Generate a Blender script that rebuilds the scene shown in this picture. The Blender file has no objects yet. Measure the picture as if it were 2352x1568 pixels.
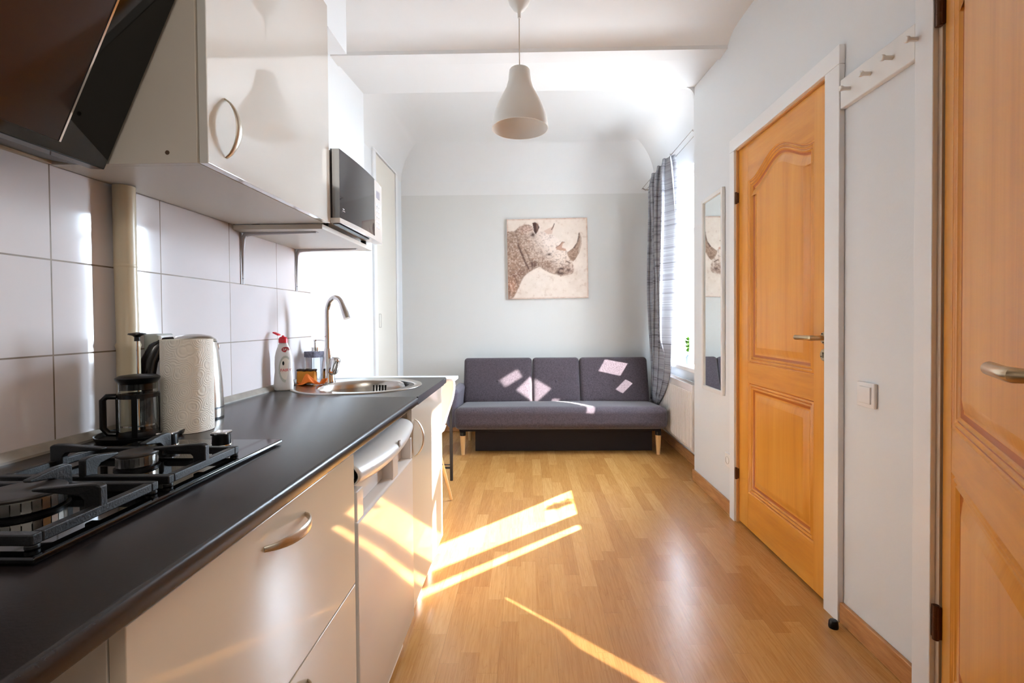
import bpy, bmesh, math, random
import numpy as np
from mathutils import Vector, Matrix
S = bpy.context.scene
COL = S.collection
PI = math.pi
random.seed(7)

# ------------------------------------------------------------------ camera
yaw, pitch, roll = map(math.radians, (1.06, .929, -.438))
fw = Vector((-math.sin(yaw)*math.cos(pitch), math.cos(yaw)*math.cos(pitch), -math.sin(pitch)))
rt = Vector((math.cos(yaw), math.sin(yaw), 0)); up = rt.cross(fw)
rt, up = rt*math.cos(roll)+up*math.sin(roll), -rt*math.sin(roll)+up*math.cos(roll)
cd = bpy.data.cameras.new('camera'); cam = bpy.data.objects.new('camera', cd); COL.objects.link(cam)
cam.matrix_world = Matrix(((rt.x, up.x, -fw.x, 0), (rt.y, up.y, -fw.y, 0), (rt.z, up.z, -fw.z, 1.14), (0, 0, 0, 1)))
cd.sensor_width = 36; cd.lens = 1100/2352*36
cd.shift_x = (1176-1192.85)/2352; cd.shift_y = (754.25-784)/2352
cd.clip_start = .02
S.camera = cam
# ------------------------------------------------------------------ light
S.view_settings.view_transform = 'Standard'; S.view_settings.look = 'None'
S.view_settings.gamma = 1; S.view_settings.exposure = 1.56
W = bpy.data.worlds.new('sky'); S.world = W; W.use_nodes = True
wb = W.node_tree.nodes['Background']; wb.inputs[1].default_value = 25.0
_N = W.node_tree.nodes; _L = W.node_tree.links; _tc = _N.new('ShaderNodeTexCoord'); _sp = _N.new('ShaderNodeSeparateXYZ'); _cr = _N.new('ShaderNodeValToRGB')
_L.new(_tc.outputs['Generated'], _sp.inputs[0]); _mr = _N.new('ShaderNodeMapRange'); _mr.inputs[1].default_value = -.5; _mr.inputs[2].default_value = .5
_L.new(_sp.outputs[2], _mr.inputs[0]); _L.new(_mr.outputs[0], _cr.inputs[0]); _L.new(_cr.outputs[0], wb.inputs[0])   # bright courtyard walls below, pale sky above
_vd = _N.new('ShaderNodeVectorMath'); _vd.operation = 'DOT_PRODUCT'; _vd.inputs[1].default_value = (.743, .669, 0); _L.new(_tc.outputs['Generated'], _vd.inputs[0])
_m2 = _N.new('ShaderNodeMapRange'); _m2.inputs[1].default_value = .55; _m2.inputs[2].default_value = 1.0; _m2.inputs[3].default_value = 16.0; _m2.inputs[4].default_value = 47.0   # the sky is brightest round the sun
_L.new(_vd.outputs['Value'], _m2.inputs[0]); _L.new(_m2.outputs[0], wb.inputs[1])
_cr.color_ramp.elements[0].position = .25; _cr.color_ramp.elements[0].color = (.28, .30, .32, 1); _cr.color_ramp.elements[1].position = .6; _cr.color_ramp.elements[1].color = (.69, .84, 1, 1)
def light(name, kind, loc, d, energy, color=(1, 1, 1), **kw):
    l = bpy.data.lights.new(name, kind); l.energy = energy; l.color = color
    for k, v in kw.items(): setattr(l, k, v)
    o = bpy.data.objects.new(name, l); COL.objects.link(o); o.location = loc
    o.rotation_euler = Vector(d).to_track_quat('-Z', 'Y').to_euler(); return o
SUN = Vector((-.735, -.661, -.606)).normalized()
light('sun', 'SUN', (3, 6, 4), SUN, 27, (1, .97, .95), angle=math.radians(.6))
pt = light('window_portal', 'AREA', (1.45, 4.12, 1.57), (-1, 0, 0), 1, shape='RECTANGLE', size=1.2, size_y=1.7)
pt.data.cycles.is_portal = True
# added fill light behind the camera, lifts the near side of the room
light('near_side_fill', 'AREA', (.55, -.85, 2.7), (.35, .5, -1), 9, (1, .94, .86), shape='DISK', size=1.2)
# added narrow-beam lamps imitating sun bounced off casement (sofa) and cupboard (floor)
def added_beam(name, p, d, w, h, e, roll=0.0):
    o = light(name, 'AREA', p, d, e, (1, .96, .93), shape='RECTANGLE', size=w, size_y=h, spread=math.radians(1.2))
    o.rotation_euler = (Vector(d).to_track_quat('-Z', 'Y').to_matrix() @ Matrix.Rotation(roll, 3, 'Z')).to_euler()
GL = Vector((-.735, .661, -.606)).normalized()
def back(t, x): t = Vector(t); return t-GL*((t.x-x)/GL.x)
added_beam('added_sofa_beam', back((.03, 4.58, .47), 1.14), GL, .14, .21, .42, .5)
added_beam('added_sofa_beam', back((-.17, 4.60, .585), 1.08), GL, .13, .085, .14, .2)
added_beam('added_sofa_beam', back((.82, 4.62, .69), 1.08), GL, .18, .11, .26, -.75)
added_beam('added_sofa_beam', back((.90, 4.58, .50), 1.09), GL, .10, .07, .07, .5)
added_beam('added_sofa_beam', back((.42, 4.25, .405), 1.10), GL, .38, .05, .25, .96)
added_beam('added_floor_beam', (-.392, 2.19, .465), (.735, -.661, -.606), .05, .40, .085)

# ------------------------------------------------------------------ helpers
def lin(c):
    return tuple((v/255/12.92 if v/255 <= .04045 else ((v/255+.055)/1.055)**2.4) for v in c)+(1,)
def mat(name, rgb, rough=.5, metal=0, coat=0, bump=0, bscale=200, var=0, vscale=8, ior=1.5, trans=0, vmap=(1, 1, 1), detail=3, alpha=1, coat_rough=.05):
    m = bpy.data.materials.new(name); m.use_nodes = True; nt = m.node_tree; N = nt.nodes; L = nt.links
    b = N['Principled BSDF']; c = lin(rgb)
    b.inputs['Base Color'].default_value = c; b.inputs['Roughness'].default_value = rough
    b.inputs['Metallic'].default_value = metal; b.inputs['IOR'].default_value = ior
    b.inputs['Coat Weight'].default_value = coat; b.inputs['Coat Roughness'].default_value = coat_rough
    b.inputs['Transmission Weight'].default_value = trans; b.inputs['Alpha'].default_value = alpha
    if bump or var:
        tc = N.new('ShaderNodeTexCoord')
        if var:
            mp = N.new('ShaderNodeMapping'); mp.inputs['Scale'].default_value = vmap; L.new(tc.outputs['Object'], mp.inputs[0])
            n = N.new('ShaderNodeTexNoise'); n.inputs['Scale'].default_value = vscale; n.inputs['Detail'].default_value = detail
            L.new(mp.outputs[0], n.inputs[0])
            r = N.new('ShaderNodeValToRGB'); r.color_ramp.elements[0].position = .3; r.color_ramp.elements[1].position = .7
            r.color_ramp.elements[0].color = tuple(v*(1-var) for v in c[:3])+(1,)
            r.color_ramp.elements[1].color = tuple(min(1, v*(1+var)) for v in c[:3])+(1,)
            L.new(n.outputs['Fac'], r.inputs[0]); L.new(r.outputs[0], b.inputs['Base Color'])
        if bump:
            n2 = N.new('ShaderNodeTexNoise'); n2.inputs['Scale'].default_value = bscale; n2.inputs['Detail'].default_value = 2
            L.new(tc.outputs['Object'], n2.inputs[0])
            bp = N.new('ShaderNodeBump'); bp.inputs['Strength'].default_value = bump; bp.inputs['Distance'].default_value = .002
            L.new(n2.outputs['Fac'], bp.inputs['Height']); L.new(bp.outputs[0], b.inputs['Normal'])
    return m
class NT:
    """small node-graph writer"""
    def __init__(s, name):
        s.m = bpy.data.materials.new(name); s.m.use_nodes = True; s.nt = s.m.node_tree; s.N = s.nt.nodes; s.L = s.nt.links
        s.b = s.N['Principled BSDF']
    def put(s, sock, v):
        if isinstance(v, bpy.types.NodeSocket): s.L.new(v, sock)
        elif v is not None: sock.default_value = v
    def math(s, op, a, b=None, c=None):
        n = s.N.new('ShaderNodeMath'); n.operation = op
        for i, v in enumerate((a, b, c)): s.put(n.inputs[i], v)
        return n.outputs[0]
    def pos(s):
        g = s.N.new('ShaderNodeNewGeometry'); x = s.N.new('ShaderNodeSeparateXYZ'); s.L.new(g.outputs['Position'], x.inputs[0]); return x.outputs
    def xyz(s, a, b, c):
        n = s.N.new('ShaderNodeCombineXYZ')
        for i, v in enumerate((a, b, c)): s.put(n.inputs[i], v)
        return n.outputs[0]
    def white(s, v):
        n = s.N.new('ShaderNodeTexWhiteNoise'); n.noise_dimensions = '3D'; s.L.new(v, n.inputs['Vector']); return n.outputs['Value']
    def noise(s, v, scale, detail=3, rough=.5):
        n = s.N.new('ShaderNodeTexNoise'); s.L.new(v, n.inputs['Vector']); n.inputs['Scale'].default_value = scale
        n.inputs['Detail'].default_value = detail; n.inputs['Roughness'].default_value = rough; return n.outputs['Fac']
    def ramp(s, f, *st):
        n = s.N.new('ShaderNodeValToRGB'); e = n.color_ramp.elements
        while len(e) < len(st): e.new(.5)
        for i, (p, c) in enumerate(st): e[i].position = p; e[i].color = lin(c) if len(c) == 3 else c
        s.L.new(f, n.inputs[0]); return n.outputs[0]
    def mix(s, f, a, b, mode='MIX'):
        n = s.N.new('ShaderNodeMix'); n.data_type = 'RGBA'; n.blend_type = mode
        s.put(n.inputs[0], f); s.put(n.inputs[6], a); s.put(n.inputs[7], b); return n.outputs[2]
    def bump(s, h, strength, dist=.002):
        n = s.N.new('ShaderNodeBump'); n.inputs['Strength'].default_value = strength; n.inputs['Distance'].default_value = dist
        s.L.new(h, n.inputs['Height']); s.L.new(n.outputs[0], s.b.inputs['Normal'])

class MB:
    def __init__(s): s.v = []; s.f = []; s.mi = []; s.uv = None; s.M = Matrix()
    def add(s, vs, fs, mi=0):
        o = len(s.v); s.v += [s.M @ Vector(p) for p in vs]; s.f += [tuple(i+o for i in f) for f in fs]; s.mi += [mi]*len(fs); return s
    def box(s, x0, x1, y0, y1, z0, z1, mi=0):
        return s.add([(x, y, z) for z in (z0, z1) for y in (y0, y1) for x in (x0, x1)],
                     [(0, 2, 3, 1), (4, 5, 7, 6), (0, 1, 5, 4), (2, 6, 7, 3), (0, 4, 6, 2), (1, 3, 7, 5)], mi)
    def prism(s, poly, ax, a, b, mi=0):
        def P(p, h): return {'x': (h, p[0], p[1]), 'y': (p[0], h, p[1]), 'z': (p[0], p[1], h)}[ax]
        n = len(poly); s.add([P(p, a) for p in poly]+[P(p, b) for p in poly],
              [tuple(range(n))[::-1], tuple(range(n, 2*n))]+[(i, (i+1) % n, n+(i+1) % n, n+i) for i in range(n)], mi); return s
    def lathe(s, prof, c=(0, 0, 0), n=32, axis=None, mi=0, a0=0, a1=2*PI, sy=1):
        A = Matrix.Translation(c) @ (axis or Matrix()); vs = []; fs = []; full = abs(a1-a0-2*PI) < 1e-6; m = n if full else n+1
        for r, z in prof:
            for i in range(m):
                t = a0+(a1-a0)*i/n; vs.append(A @ Vector((r*math.cos(t), sy*r*math.sin(t), z)))
        for k in range(len(prof)-1):
            for i in range(n): j = (i+1) % m; fs.append((k*m+i, k*m+j, (k+1)*m+j, (k+1)*m+i))
        return s.add(vs, fs, mi)
    def cyl(s, c, r, h, n=24, axis=None, mi=0, r2=None):
        r2 = r if r2 is None else r2
        return s.lathe([(1e-5, 0), (r, 0), (r2, h), (1e-5, h)], c, n, axis, mi)
    def tube(s, pts, rad, n=10, mi=0, flat=1, side=None):
        pts = [Vector(p) for p in pts]; vs = []; fs = []; N = len(pts); prev = None
        for k, p in enumerate(pts):
            t = (pts[min(k+1, N-1)]-pts[max(k-1, 0)]).normalized()
            a = (Vector(side) if side else (prev if prev else (Vector((0, 0, 1)) if abs(t.z) < .9 else Vector((1, 0, 0)))))
            u = (a-t*a.dot(t)).normalized(); w = t.cross(u); prev = u
            r = rad[k] if isinstance(rad, (list, tuple)) else rad
            for i in range(n): q = 2*PI*i/n; vs.append(p+u*(r*math.cos(q))+w*(r*flat*math.sin(q)))
        for k in range(N-1):
            for i in range(n): j = (i+1) % n; fs.append((k*n+i, k*n+j, (k+1)*n+j, (k+1)*n+i))
        fs += [tuple(range(n))[::-1], tuple(range((N-1)*n, N*n))]
        return s.add(vs, fs, mi)
    def grid(s, fn, nu, nv, mi=0, uv=False, close=False):
        o = len(s.v); vs = []; uvs = []
        for j in range(nv+1):
            for i in range(nu+1):
                vs.append(fn(i/nu, j/nv)); uvs.append((i/nu, j/nv))
        fs = [(j*(nu+1)+i, j*(nu+1)+i+1, (j+1)*(nu+1)+i+1, (j+1)*(nu+1)+i) for j in range(nv) for i in range(nu)]
        s.add(vs, fs, mi)
        if uv: s.uv = (s.uv or [])+uvs
        return s
    def rbox(s, c, size, r=.02, n=6, rot=None, fn=None, mi=0):
        """rounded box; fn(p, q) may displace a local point, q is its position in -1..1"""
        hx, hy, hz = (v/2 for v in size); A = Matrix.Translation(c) @ (rot or Matrix()); vs = {}; fs = []; lst = []
        def ax(h, k): # denser near the corner
            if k <= 0: return []
        def coords(h):
            rr = min(r, h*.999); a = [-h+rr*t for t in (0, .15, .4, .7, 1)]
            m = [(-h+rr)+(2*(h-rr))*i/n for i in range(1, n)]
            return a+m+[-t for t in a[::-1]]
        cs = [coords(h) for h in (hx, hy, hz)]
        def V(i, j, k):
            key = (i, j, k)
            if key not in vs:
                p = Vector((cs[0][i], cs[1][j], cs[2][k])); rr = [min(r, h*.999) for h in (hx, hy, hz)]
                inn = Vector([max(-h+q, min(h-q, v)) for v, h, q in zip(p, (hx, hy, hz), rr)])
                d = p-inn
                if d.length > 1e-9:
                    d.normalize(); p2 = inn+Vector([d[t]*rr[t] for t in range(3)])
                else: p2 = p
                if fn: p2 = fn(p2, (p.x/hx, p.y/hy, p.z/hz))
                vs[key] = len(lst); lst.append(A @ p2)
            return vs[key]
        n0, n1, n2 = (len(c)-1 for c in cs)
        for i in range(n0):
            for j in range(n1):
                fs.append((V(i, j, 0), V(i, j+1, 0), V(i+1, j+1, 0), V(i+1, j, 0))); fs.append((V(i, j, n2), V(i+1, j, n2), V(i+1, j+1, n2), V(i, j+1, n2)))
        for i in range(n0):
            for k in range(n2):
                fs.append((V(i, 0, k), V(i+1, 0, k), V(i+1, 0, k+1), V(i, 0, k+1))); fs.append((V(i, n1, k), V(i, n1, k+1), V(i+1, n1, k+1), V(i+1, n1, k)))
        for j in range(n1):
            for k in range(n2):
                fs.append((V(0, j, k), V(0, j, k+1), V(0, j+1, k+1), V(0, j+1, k))); fs.append((V(n0, j, k), V(n0, j+1, k), V(n0, j+1, k+1), V(n0, j, k+1)))
        return s.add(lst, fs, mi)

def rootloc(o):
    v = Vector((0, 0, 0))
    while o is not None: v += Vector(o.location); o = o.parent
    return v
def obj(name, mb, mats, parent=None, local=False, bev=0, seg=2, ang=35, label=None, cat=None, group=None, kind=None, base=None, solid=0, sub=0, fixn=True):
    me = bpy.data.meshes.new(name)
    if parent is not None: off = Vector((0, 0, 0)) if local else rootloc(parent)
    elif local: off = Vector((0, 0, 0))
    elif base is not None: off = Vector(base)
    elif kind == 'structure': off = Vector((0, 0, 0))
    else:
        xs, ys, zs = zip(*mb.v); off = Vector(((min(xs)+max(xs))/2, (min(ys)+max(ys))/2, min(zs)))
    me.from_pydata([tuple(v-off) for v in mb.v], [], mb.f)
    for m in (mats if isinstance(mats, (list, tuple)) else [mats]): me.materials.append(m)
    me.polygons.foreach_set('material_index', mb.mi)
    if mb.uv:
        ul = me.uv_layers.new(name='UVMap'); li = [0]*len(me.loops); me.loops.foreach_get('vertex_index', li)
        for k, vi in enumerate(li): ul.data[k].uv = mb.uv[vi]
    if fixn:
        bm = bmesh.new(); bm.from_mesh(me); bmesh.ops.recalc_face_normals(bm, faces=bm.faces); bm.to_mesh(me); bm.free()
    me.polygons.foreach_set('use_smooth', [True]*len(me.polygons))
    if not bev: me.set_sharp_from_angle(angle=math.radians(ang))
    me.update()
    o = bpy.data.objects.new(name, me); COL.objects.link(o)
    if parent is not None: o.parent = parent
    elif not local: o.location = off
    if bev:
        b = o.modifiers.new('bevel', 'BEVEL'); b.width = bev; b.segments = seg; b.limit_method = 'ANGLE'; b.angle_limit = math.radians(40); b.harden_normals = True
    if solid: q = o.modifiers.new('solid', 'SOLIDIFY'); q.thickness = solid; q.offset = 0
    if sub: q = o.modifiers.new('sub', 'SUBSURF'); q.levels = q.render_levels = sub
    if label: o['label'] = label
    if cat: o['category'] = cat
    if group: o['group'] = group
    if kind: o['kind'] = kind
    return o
def thing(name, loc, label, cat=None, kind=None, rz=0, group=None):
    o = bpy.data.objects.new(name, None); COL.objects.link(o); o.location = loc; o.rotation_euler = (0, 0, rz); o.empty_display_size = .05
    o['label'] = label
    if cat: o['category'] = cat
    if kind: o['kind'] = kind
    if group: o['group'] = group
    return o
def Rz(a): return Matrix.Rotation(a, 4, 'Z')
def RX(a): return Matrix.Rotation(a, 4, 'X')
def RY(a): return Matrix.Rotation(a, 4, 'Y')
def text(name, body, size, M, m, parent, extr=.0002):
    cu = bpy.data.curves.new(name, 'FONT'); cu.body = body; cu.size = size; cu.extrude = extr; cu.align_x = 'CENTER'; cu.align_y = 'CENTER'
    t = bpy.data.objects.new(name, cu); COL.objects.link(t); bpy.context.view_layer.update()
    me = bpy.data.meshes.new_from_object(t); bpy.data.objects.remove(t)
    me.transform(M); me.materials.clear(); me.materials.append(m)
    o = bpy.data.objects.new(name, me); COL.objects.link(o); o.parent = parent; return o

# ------------------------------------------------------------------ materials
WALL = mat('wall_paint', (223, 225, 226), .55, bump=.12, bscale=90)
CEIL = mat('ceiling_paint', (223, 223, 222), .6, bump=.08, bscale=60)
WHITE = mat('white_lacquer', (228, 226, 222), .28, coat=.3)
TRIM = mat('white_trim', (232, 232, 232), .35)
GLOSS = mat('cream_gloss_foil', (218, 202, 180), .07, coat=.6, coat_rough=.03)
MELA = mat('white_melamine', (214, 204, 190), .4)
CARC = mat('grey_edge', (150, 140, 128), .5)
BLACKG = mat('black_glass', (3, 3, 3), .05, ior=1.5)
BLACKP = mat('black_plastic', (5, 4, 4), .32, ior=1.4)
IRON = mat('cast_iron', (8, 7, 7), .42, bump=.2, bscale=400)
CHROME = mat('chrome', (215, 213, 212), .08, metal=1)
STEEL = mat('brushed_steel', (190, 184, 176), .24, metal=1, bump=.05, bscale=600)
NICKEL = mat('satin_nickel', (206, 196, 180), .34, metal=1)
BRASS = mat('aged_nickel', (196, 172, 136), .28, metal=1)
HINGE = mat('dark_bronze', (84, 56, 38), .35, metal=.8)
APPL = mat('appliance_white', (224, 216, 208), .10, coat=.5, coat_rough=.04)
APPLM = mat('appliance_white_matt', (224, 220, 214), .32, coat=.15)
PAPER = mat('paper_towel', (226, 212, 192), .9)
LEGW = mat('pale_beech', (222, 178, 120), .4, var=.08, vscale=30, vmap=(4, 4, .4))
BLACKM = mat('black_metal', (26, 24, 26), .4)
GLASS = mat('clear_glass', (245, 250, 250), .0, trans=1, ior=1.45)
PANEG = mat('window_glass', (255, 255, 255), .0)
_n = PANEG.node_tree; _t = _n.nodes.new('ShaderNodeBsdfTransparent'); _g = _n.nodes.new('ShaderNodeBsdfGlossy'); _g.inputs['Roughness'].default_value = 0
_m = _n.nodes.new('ShaderNodeMixShader'); _m.inputs[0].default_value = .07; _n.links.new(_t.outputs[0], _m.inputs[1]); _n.links.new(_g.outputs[0], _m.inputs[2]); _n.links.new(_m.outputs[0], _n.nodes['Material Output'].inputs[0])
PLAST = mat('white_plastic', (232, 230, 228), .3)
SHADE = mat('shade_plastic', (228, 222, 214), .4)
CREAM = mat('cream_pipe_paint', (206, 190, 160), .35, bump=.5, bscale=25)
SEAL = mat('grey_seal_strip', (150, 142, 132), .35, var=.15, vscale=30)
MIRR = mat('mirror_glass', (235, 240, 240), .0, metal=1)
DARK = mat('dark_gap', (20, 16, 14), .8)

def floor_mat(name, swap=False, tint=1):
    g = NT(name); x, y, z = g.pos()
    if swap: x, y = g.math('ADD', x, g.math('MULTIPLY', z, 1)), y
    w = .066; rx = g.math('DIVIDE', g.math('ADD', x, .9), w); row = g.math('FLOOR', rx)
    rr = g.white(g.xyz(row, 3.3, 1.7))
    ly = g.math('ADD', g.math('DIVIDE', y, .41), g.math('MULTIPLY', rr, 9)); piece = g.math('FLOOR', ly)
    idv = g.white(g.xyz(row, piece, 5.1)); id2 = g.white(g.xyz(piece, row, 9.7))
    col = g.ramp(idv, (0, (188, 134, 73)), (.35, (195, 142, 79)), (.7, (201, 149, 85)), (1, (208, 158, 94)))
    gv = g.xyz(g.math('ADD', x, g.math('MULTIPLY', idv, 11)), g.math('MULTIPLY', g.math('ADD', y, g.math('MULTIPLY', id2, 7)), .045), idv)
    n = g.noise(gv, 170, 4, .6)
    gv2 = g.xyz(g.math('ADD', x, g.math('MULTIPLY', id2, 3)), g.math('MULTIPLY', g.math('ADD', y, g.math('MULTIPLY', id2, 3)), .16), id2)
    n2 = g.noise(gv2, 13, 2)
    rings = g.math('FRACT', g.math('MULTIPLY', n2, 13))
    rk = g.ramp(rings, (0, (.80, .70, .60, 1)), (.16, (1, 1, 1, 1)), (1, (1, 1, 1, 1)))
    gk = g.ramp(n, (.38, (.84, .77, .70, 1)), (.62, (1.0, 1.0, 1.0, 1)))
    c = g.mix(.8, col, gk, 'MULTIPLY'); c = g.mix(.4, c, rk, 'MULTIPLY')
    # joints: fine line round each stave, darker every third row and at board ends
    fx = g.math('FRACT', rx); e1 = g.math('LESS_THAN', fx, .012); 
    fb = g.math('FRACT', g.math('DIVIDE', row, 3.0)); is3 = g.math('LESS_THAN', fb, .2)
    ex = g.math('MULTIPLY', e1, g.math('ADD', .12, g.math('MULTIPLY', is3, .5)))
    fy = g.math('FRACT', ly); ey = g.math('MULTIPLY', g.math('LESS_THAN', fy, .004), .25)
    c = g.mix(g.math('MAXIMUM', ex, ey), c, (.16, .075, .03, 1))
    g.L.new(c, g.b.inputs['Base Color']); g.b.inputs['Roughness'].default_value = .27
    g.b.inputs['Coat Weight'].default_value = .15; g.b.inputs['Coat Roughness'].default_value = .22
    g.bump(n, .06, .001)
    return g.m
FLOOR = floor_mat('laminate_floor')
def skirt_mat():
    g = NT('oak_skirting'); x, y, z = g.pos()
    v = g.xyz(g.math('MULTIPLY', x, .3), g.math('MULTIPLY', y, .12), z)
    n = g.noise(v, 70, 4, .6)
    g.L.new(g.ramp(n, (.3, (170, 112, 62)), (.7, (206, 150, 96))), g.b.inputs['Base Color']); g.b.inputs['Roughness'].default_value = .35
    return g.m
SKIRT = skirt_mat()
def wood_mat(name, vert=True, dark=0):
    g = NT(name); tc = g.N.new('ShaderNodeTexCoord'); sp = g.N.new('ShaderNodeSeparateXYZ'); g.L.new(tc.outputs['Object'], sp.inputs[0]); x, y, z = sp.outputs
    if vert: v = g.xyz(g.math('MULTIPLY', x, .4), y, g.math('MULTIPLY', z, .05))
    else: v = g.xyz(g.math('MULTIPLY', x, .4), g.math('MULTIPLY', y, .09), z)
    n = g.noise(v, 60, 5, .6); n2 = g.noise(v, 9, 2)
    f = g.math('ADD', g.math('MULTIPLY', n, .35), g.math('MULTIPLY', n2, .65))
    d = 1-dark
    g.L.new(g.ramp(f, (.25, tuple(int(q*d) for q in (200, 126, 36))), (.5, tuple(int(q*d) for q in (222, 150, 52))), (.75, tuple(int(q*d) for q in (232, 166, 70)))), g.b.inputs['Base Color'])
    g.b.inputs['Roughness'].default_value = .33; g.b.inputs['Coat Weight'].default_value = .15; g.b.inputs['Coat Roughness'].default_value = .2
    return g.m
WOODV = wood_mat('orange_wood_vertical'); WOODH = wood_mat('orange_wood_horizontal', False)
WOODG = mat('wood_groove', (182, 100, 34), .4)
def tile_mat():
    g = NT('glazed_tiles'); x, y, z = g.pos()
    ty = g.math('DIVIDE', g.math('SUBTRACT', y, .085), .3); tz = g.math('DIVIDE', g.math('SUBTRACT', z, .875), .2)
    def edge(t, w):
        f = g.math('FRACT', t); d = g.math('MINIMUM', f, g.math('SUBTRACT', 1, f)); return g.math('LESS_THAN', d, w)
    e = g.math('MAXIMUM', edge(ty, .0052), edge(tz, .0085))
    idv = g.white(g.xyz(g.math('FLOOR', ty), g.math('FLOOR', tz), 2.2))
    base = g.ramp(idv, (0, (214, 206, 206)), (1, (222, 215, 214)))
    st = g.noise(g.xyz(x, y, z), 14, 3)
    gr = g.ramp(st, (.3, (104, 84, 66)), (.7, (140, 122, 104)))
    g.L.new(g.mix(e, base, gr), g.b.inputs['Base Color'])
    g.L.new(g.math('ADD', .07, g.math('MULTIPLY', e, .5)), g.b.inputs['Roughness'])
    wv = g.noise(g.xyz(x, g.math('ADD', y, g.math('MULTIPLY', idv, 5)), z), 5, 1)
    g.bump(g.math('SUBTRACT', g.math('MULTIPLY', wv, .6), g.math('MULTIPLY', e, .5)), .35, .004)
    g.b.inputs['IOR'].default_value = 1.6
    return g.m
TILE = tile_mat()
def counter_mat():
    g = NT('dark_worktop_laminate'); x, y, z = g.pos(); v = g.xyz(x, y, z)
    n = g.noise(v, 260, 4, .7); n2 = g.noise(v, 8, 3)
    f = g.math('ADD', g.math('MULTIPLY', n, .7), g.math('MULTIPLY', n2, .3))
    g.L.new(g.ramp(f, (.3, (22, 17, 17)), (.7, (44, 37, 37))), g.b.inputs['Base Color'])
    g.b.inputs['Roughness'].default_value = .27; g.bump(n, .2, .0004)
    return g.m
COUNTER = counter_mat()
def fabric_mat(name, a, b, scale=900, rough=.9):
    g = NT(name); tc = g.N.new('ShaderNodeTexCoord')
    n = g.noise(tc.outputs['Object'], scale, 2, .8); n2 = g.noise(tc.outputs['Object'], scale*.25, 3)
    f = g.math('ADD', g.math('MULTIPLY', n, .6), g.math('MULTIPLY', n2, .4))
    g.L.new(g.ramp(f, (.36, a), (.64, b)), g.b.inputs['Base Color']); g.b.inputs['Roughness'].default_value = rough
    g.b.inputs['Sheen Weight'].default_value = .25; g.b.inputs['Specular IOR Level'].default_value = .2
    g.bump(n, .3, .001)
    return g.m
SOFA = fabric_mat('charcoal_weave', (56, 48, 53), (96, 86, 92), 420)
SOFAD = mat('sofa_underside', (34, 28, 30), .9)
def curtain_mat():
    g = NT('striped_curtain'); tc = g.N.new('ShaderNodeTexCoord'); sp = g.N.new('ShaderNodeSeparateXYZ'); g.L.new(tc.outputs['UV'], sp.inputs[0])
    u, v, _ = sp.outputs
    n = g.noise(g.xyz(g.math('MULTIPLY', u, 1.3), g.math('MULTIPLY', v, 230), 0), 1, 3, .7)
    n2 = g.noise(g.xyz(g.math('MULTIPLY', u, .8), g.math('MULTIPLY', v, 50), 4), 1, 3, .6)
    f = g.math('ADD', g.math('MULTIPLY', n, .6), g.math('MULTIPLY', n2, .4))
    c = g.ramp(f, (.28, (48, 46, 50)), (.40, (104, 103, 108)), (.48, (150, 151, 157)), (.7, (176, 178, 184)))
    g.L.new(c, g.b.inputs['Base Color']); g.b.inputs['Roughness'].default_value = .85
    tr = g.N.new('ShaderNodeBsdfTranslucent'); g.L.new(c, tr.inputs[0]); mx = g.N.new('ShaderNodeMixShader'); mx.inputs[0].default_value = .03
    g.L.new(g.b.outputs[0], mx.inputs[1]); g.L.new(tr.outputs[0], mx.inputs[2]); g.L.new(mx.outputs[0], g.N['Material Output'].inputs[0])
    return g.m
CURT = curtain_mat()
def backwall_mat():
    g = NT('two_tone_wall'); x, y, z = g.pos()
    h = g.math('ADD', 2.435, g.math('MULTIPLY', x, -.002))
    c = g.mix(g.math('GREATER_THAN', z, h), lin((212, 211, 207)), lin((224, 223, 221)))
    g.L.new(c, g.b.inputs['Base Color']); g.b.inputs['Roughness'].default_value = .6
    return g.m
BACKW = backwall_mat()

# ------------------------------------------------------------------ room shell
XR, XN, XL, XL2, YA, YB, YF = 1.174, 1.30, -1.16, -1.30, 3.41, 4.94, -1.35
ZK = 2.78
st = dict(kind='structure')
obj('floor', MB().box(-1.45, 1.75, YF-.1, YB+.1, -.06, 0), FLOOR, **st, label='honey-coloured laminate floor of short staves')
# kitchen wall, soffit box above the cupboard, left wall further on
w = MB(); w.box(-1.42, -1.0, YF, 2.18, 0, ZK+.05)
w.box(-1.42, XL, 2.18, YA, 0, ZK+.05); w.box(-1.42, XL2, YA, YB, 0, 3.0)
w.box(-1.0, -.905, YF, 2.42, 2.49, ZK+.05); w.box(-1.16, -1.0, 2.18, 2.42, 2.49, ZK+.05)
obj('wall_left', w, WALL, **st, label='white left wall with a soffit over the kitchen run')
obj('trim_1', MB().box(-1.0, -.996, YF, 2.18, .6, 1.475), TILE, **st, label='large glazed off-white wall tiles behind the worktop')
obj('wall_back', MB().box(-1.45, 1.75, YB, YB+.1, 0, 3.0), BACKW, **st, label='off-white back wall behind the sofa')
obj('wall_front', MB().box(-1.45, 1.75, YF-.1, YF, 0, 3.0), WALL, **st)
# right wall: front part with two door openings, then the window recess
D1, D2 = (1.885, 2.70), (.42, 1.375)
w = MB(); T = 1.55
def wall_piece(y0, y1, z0=0, z1=ZK+.05): w.box(XR, 1.42, y0, y1, z0, z1)
wall_piece(YF, D2[0]); wall_piece(D2[0], D2[1], 2.24); wall_piece(D2[1], D1[0]); wall_piece(D1[0], D1[1], 2.085); wall_piece(D1[1], YA)
w.box(1.30, 1.42, D2[0], D2[1], 0, 2.24); w.box(1.30, 1.42, D1[0], D1[1], 0, 2.085)
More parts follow.
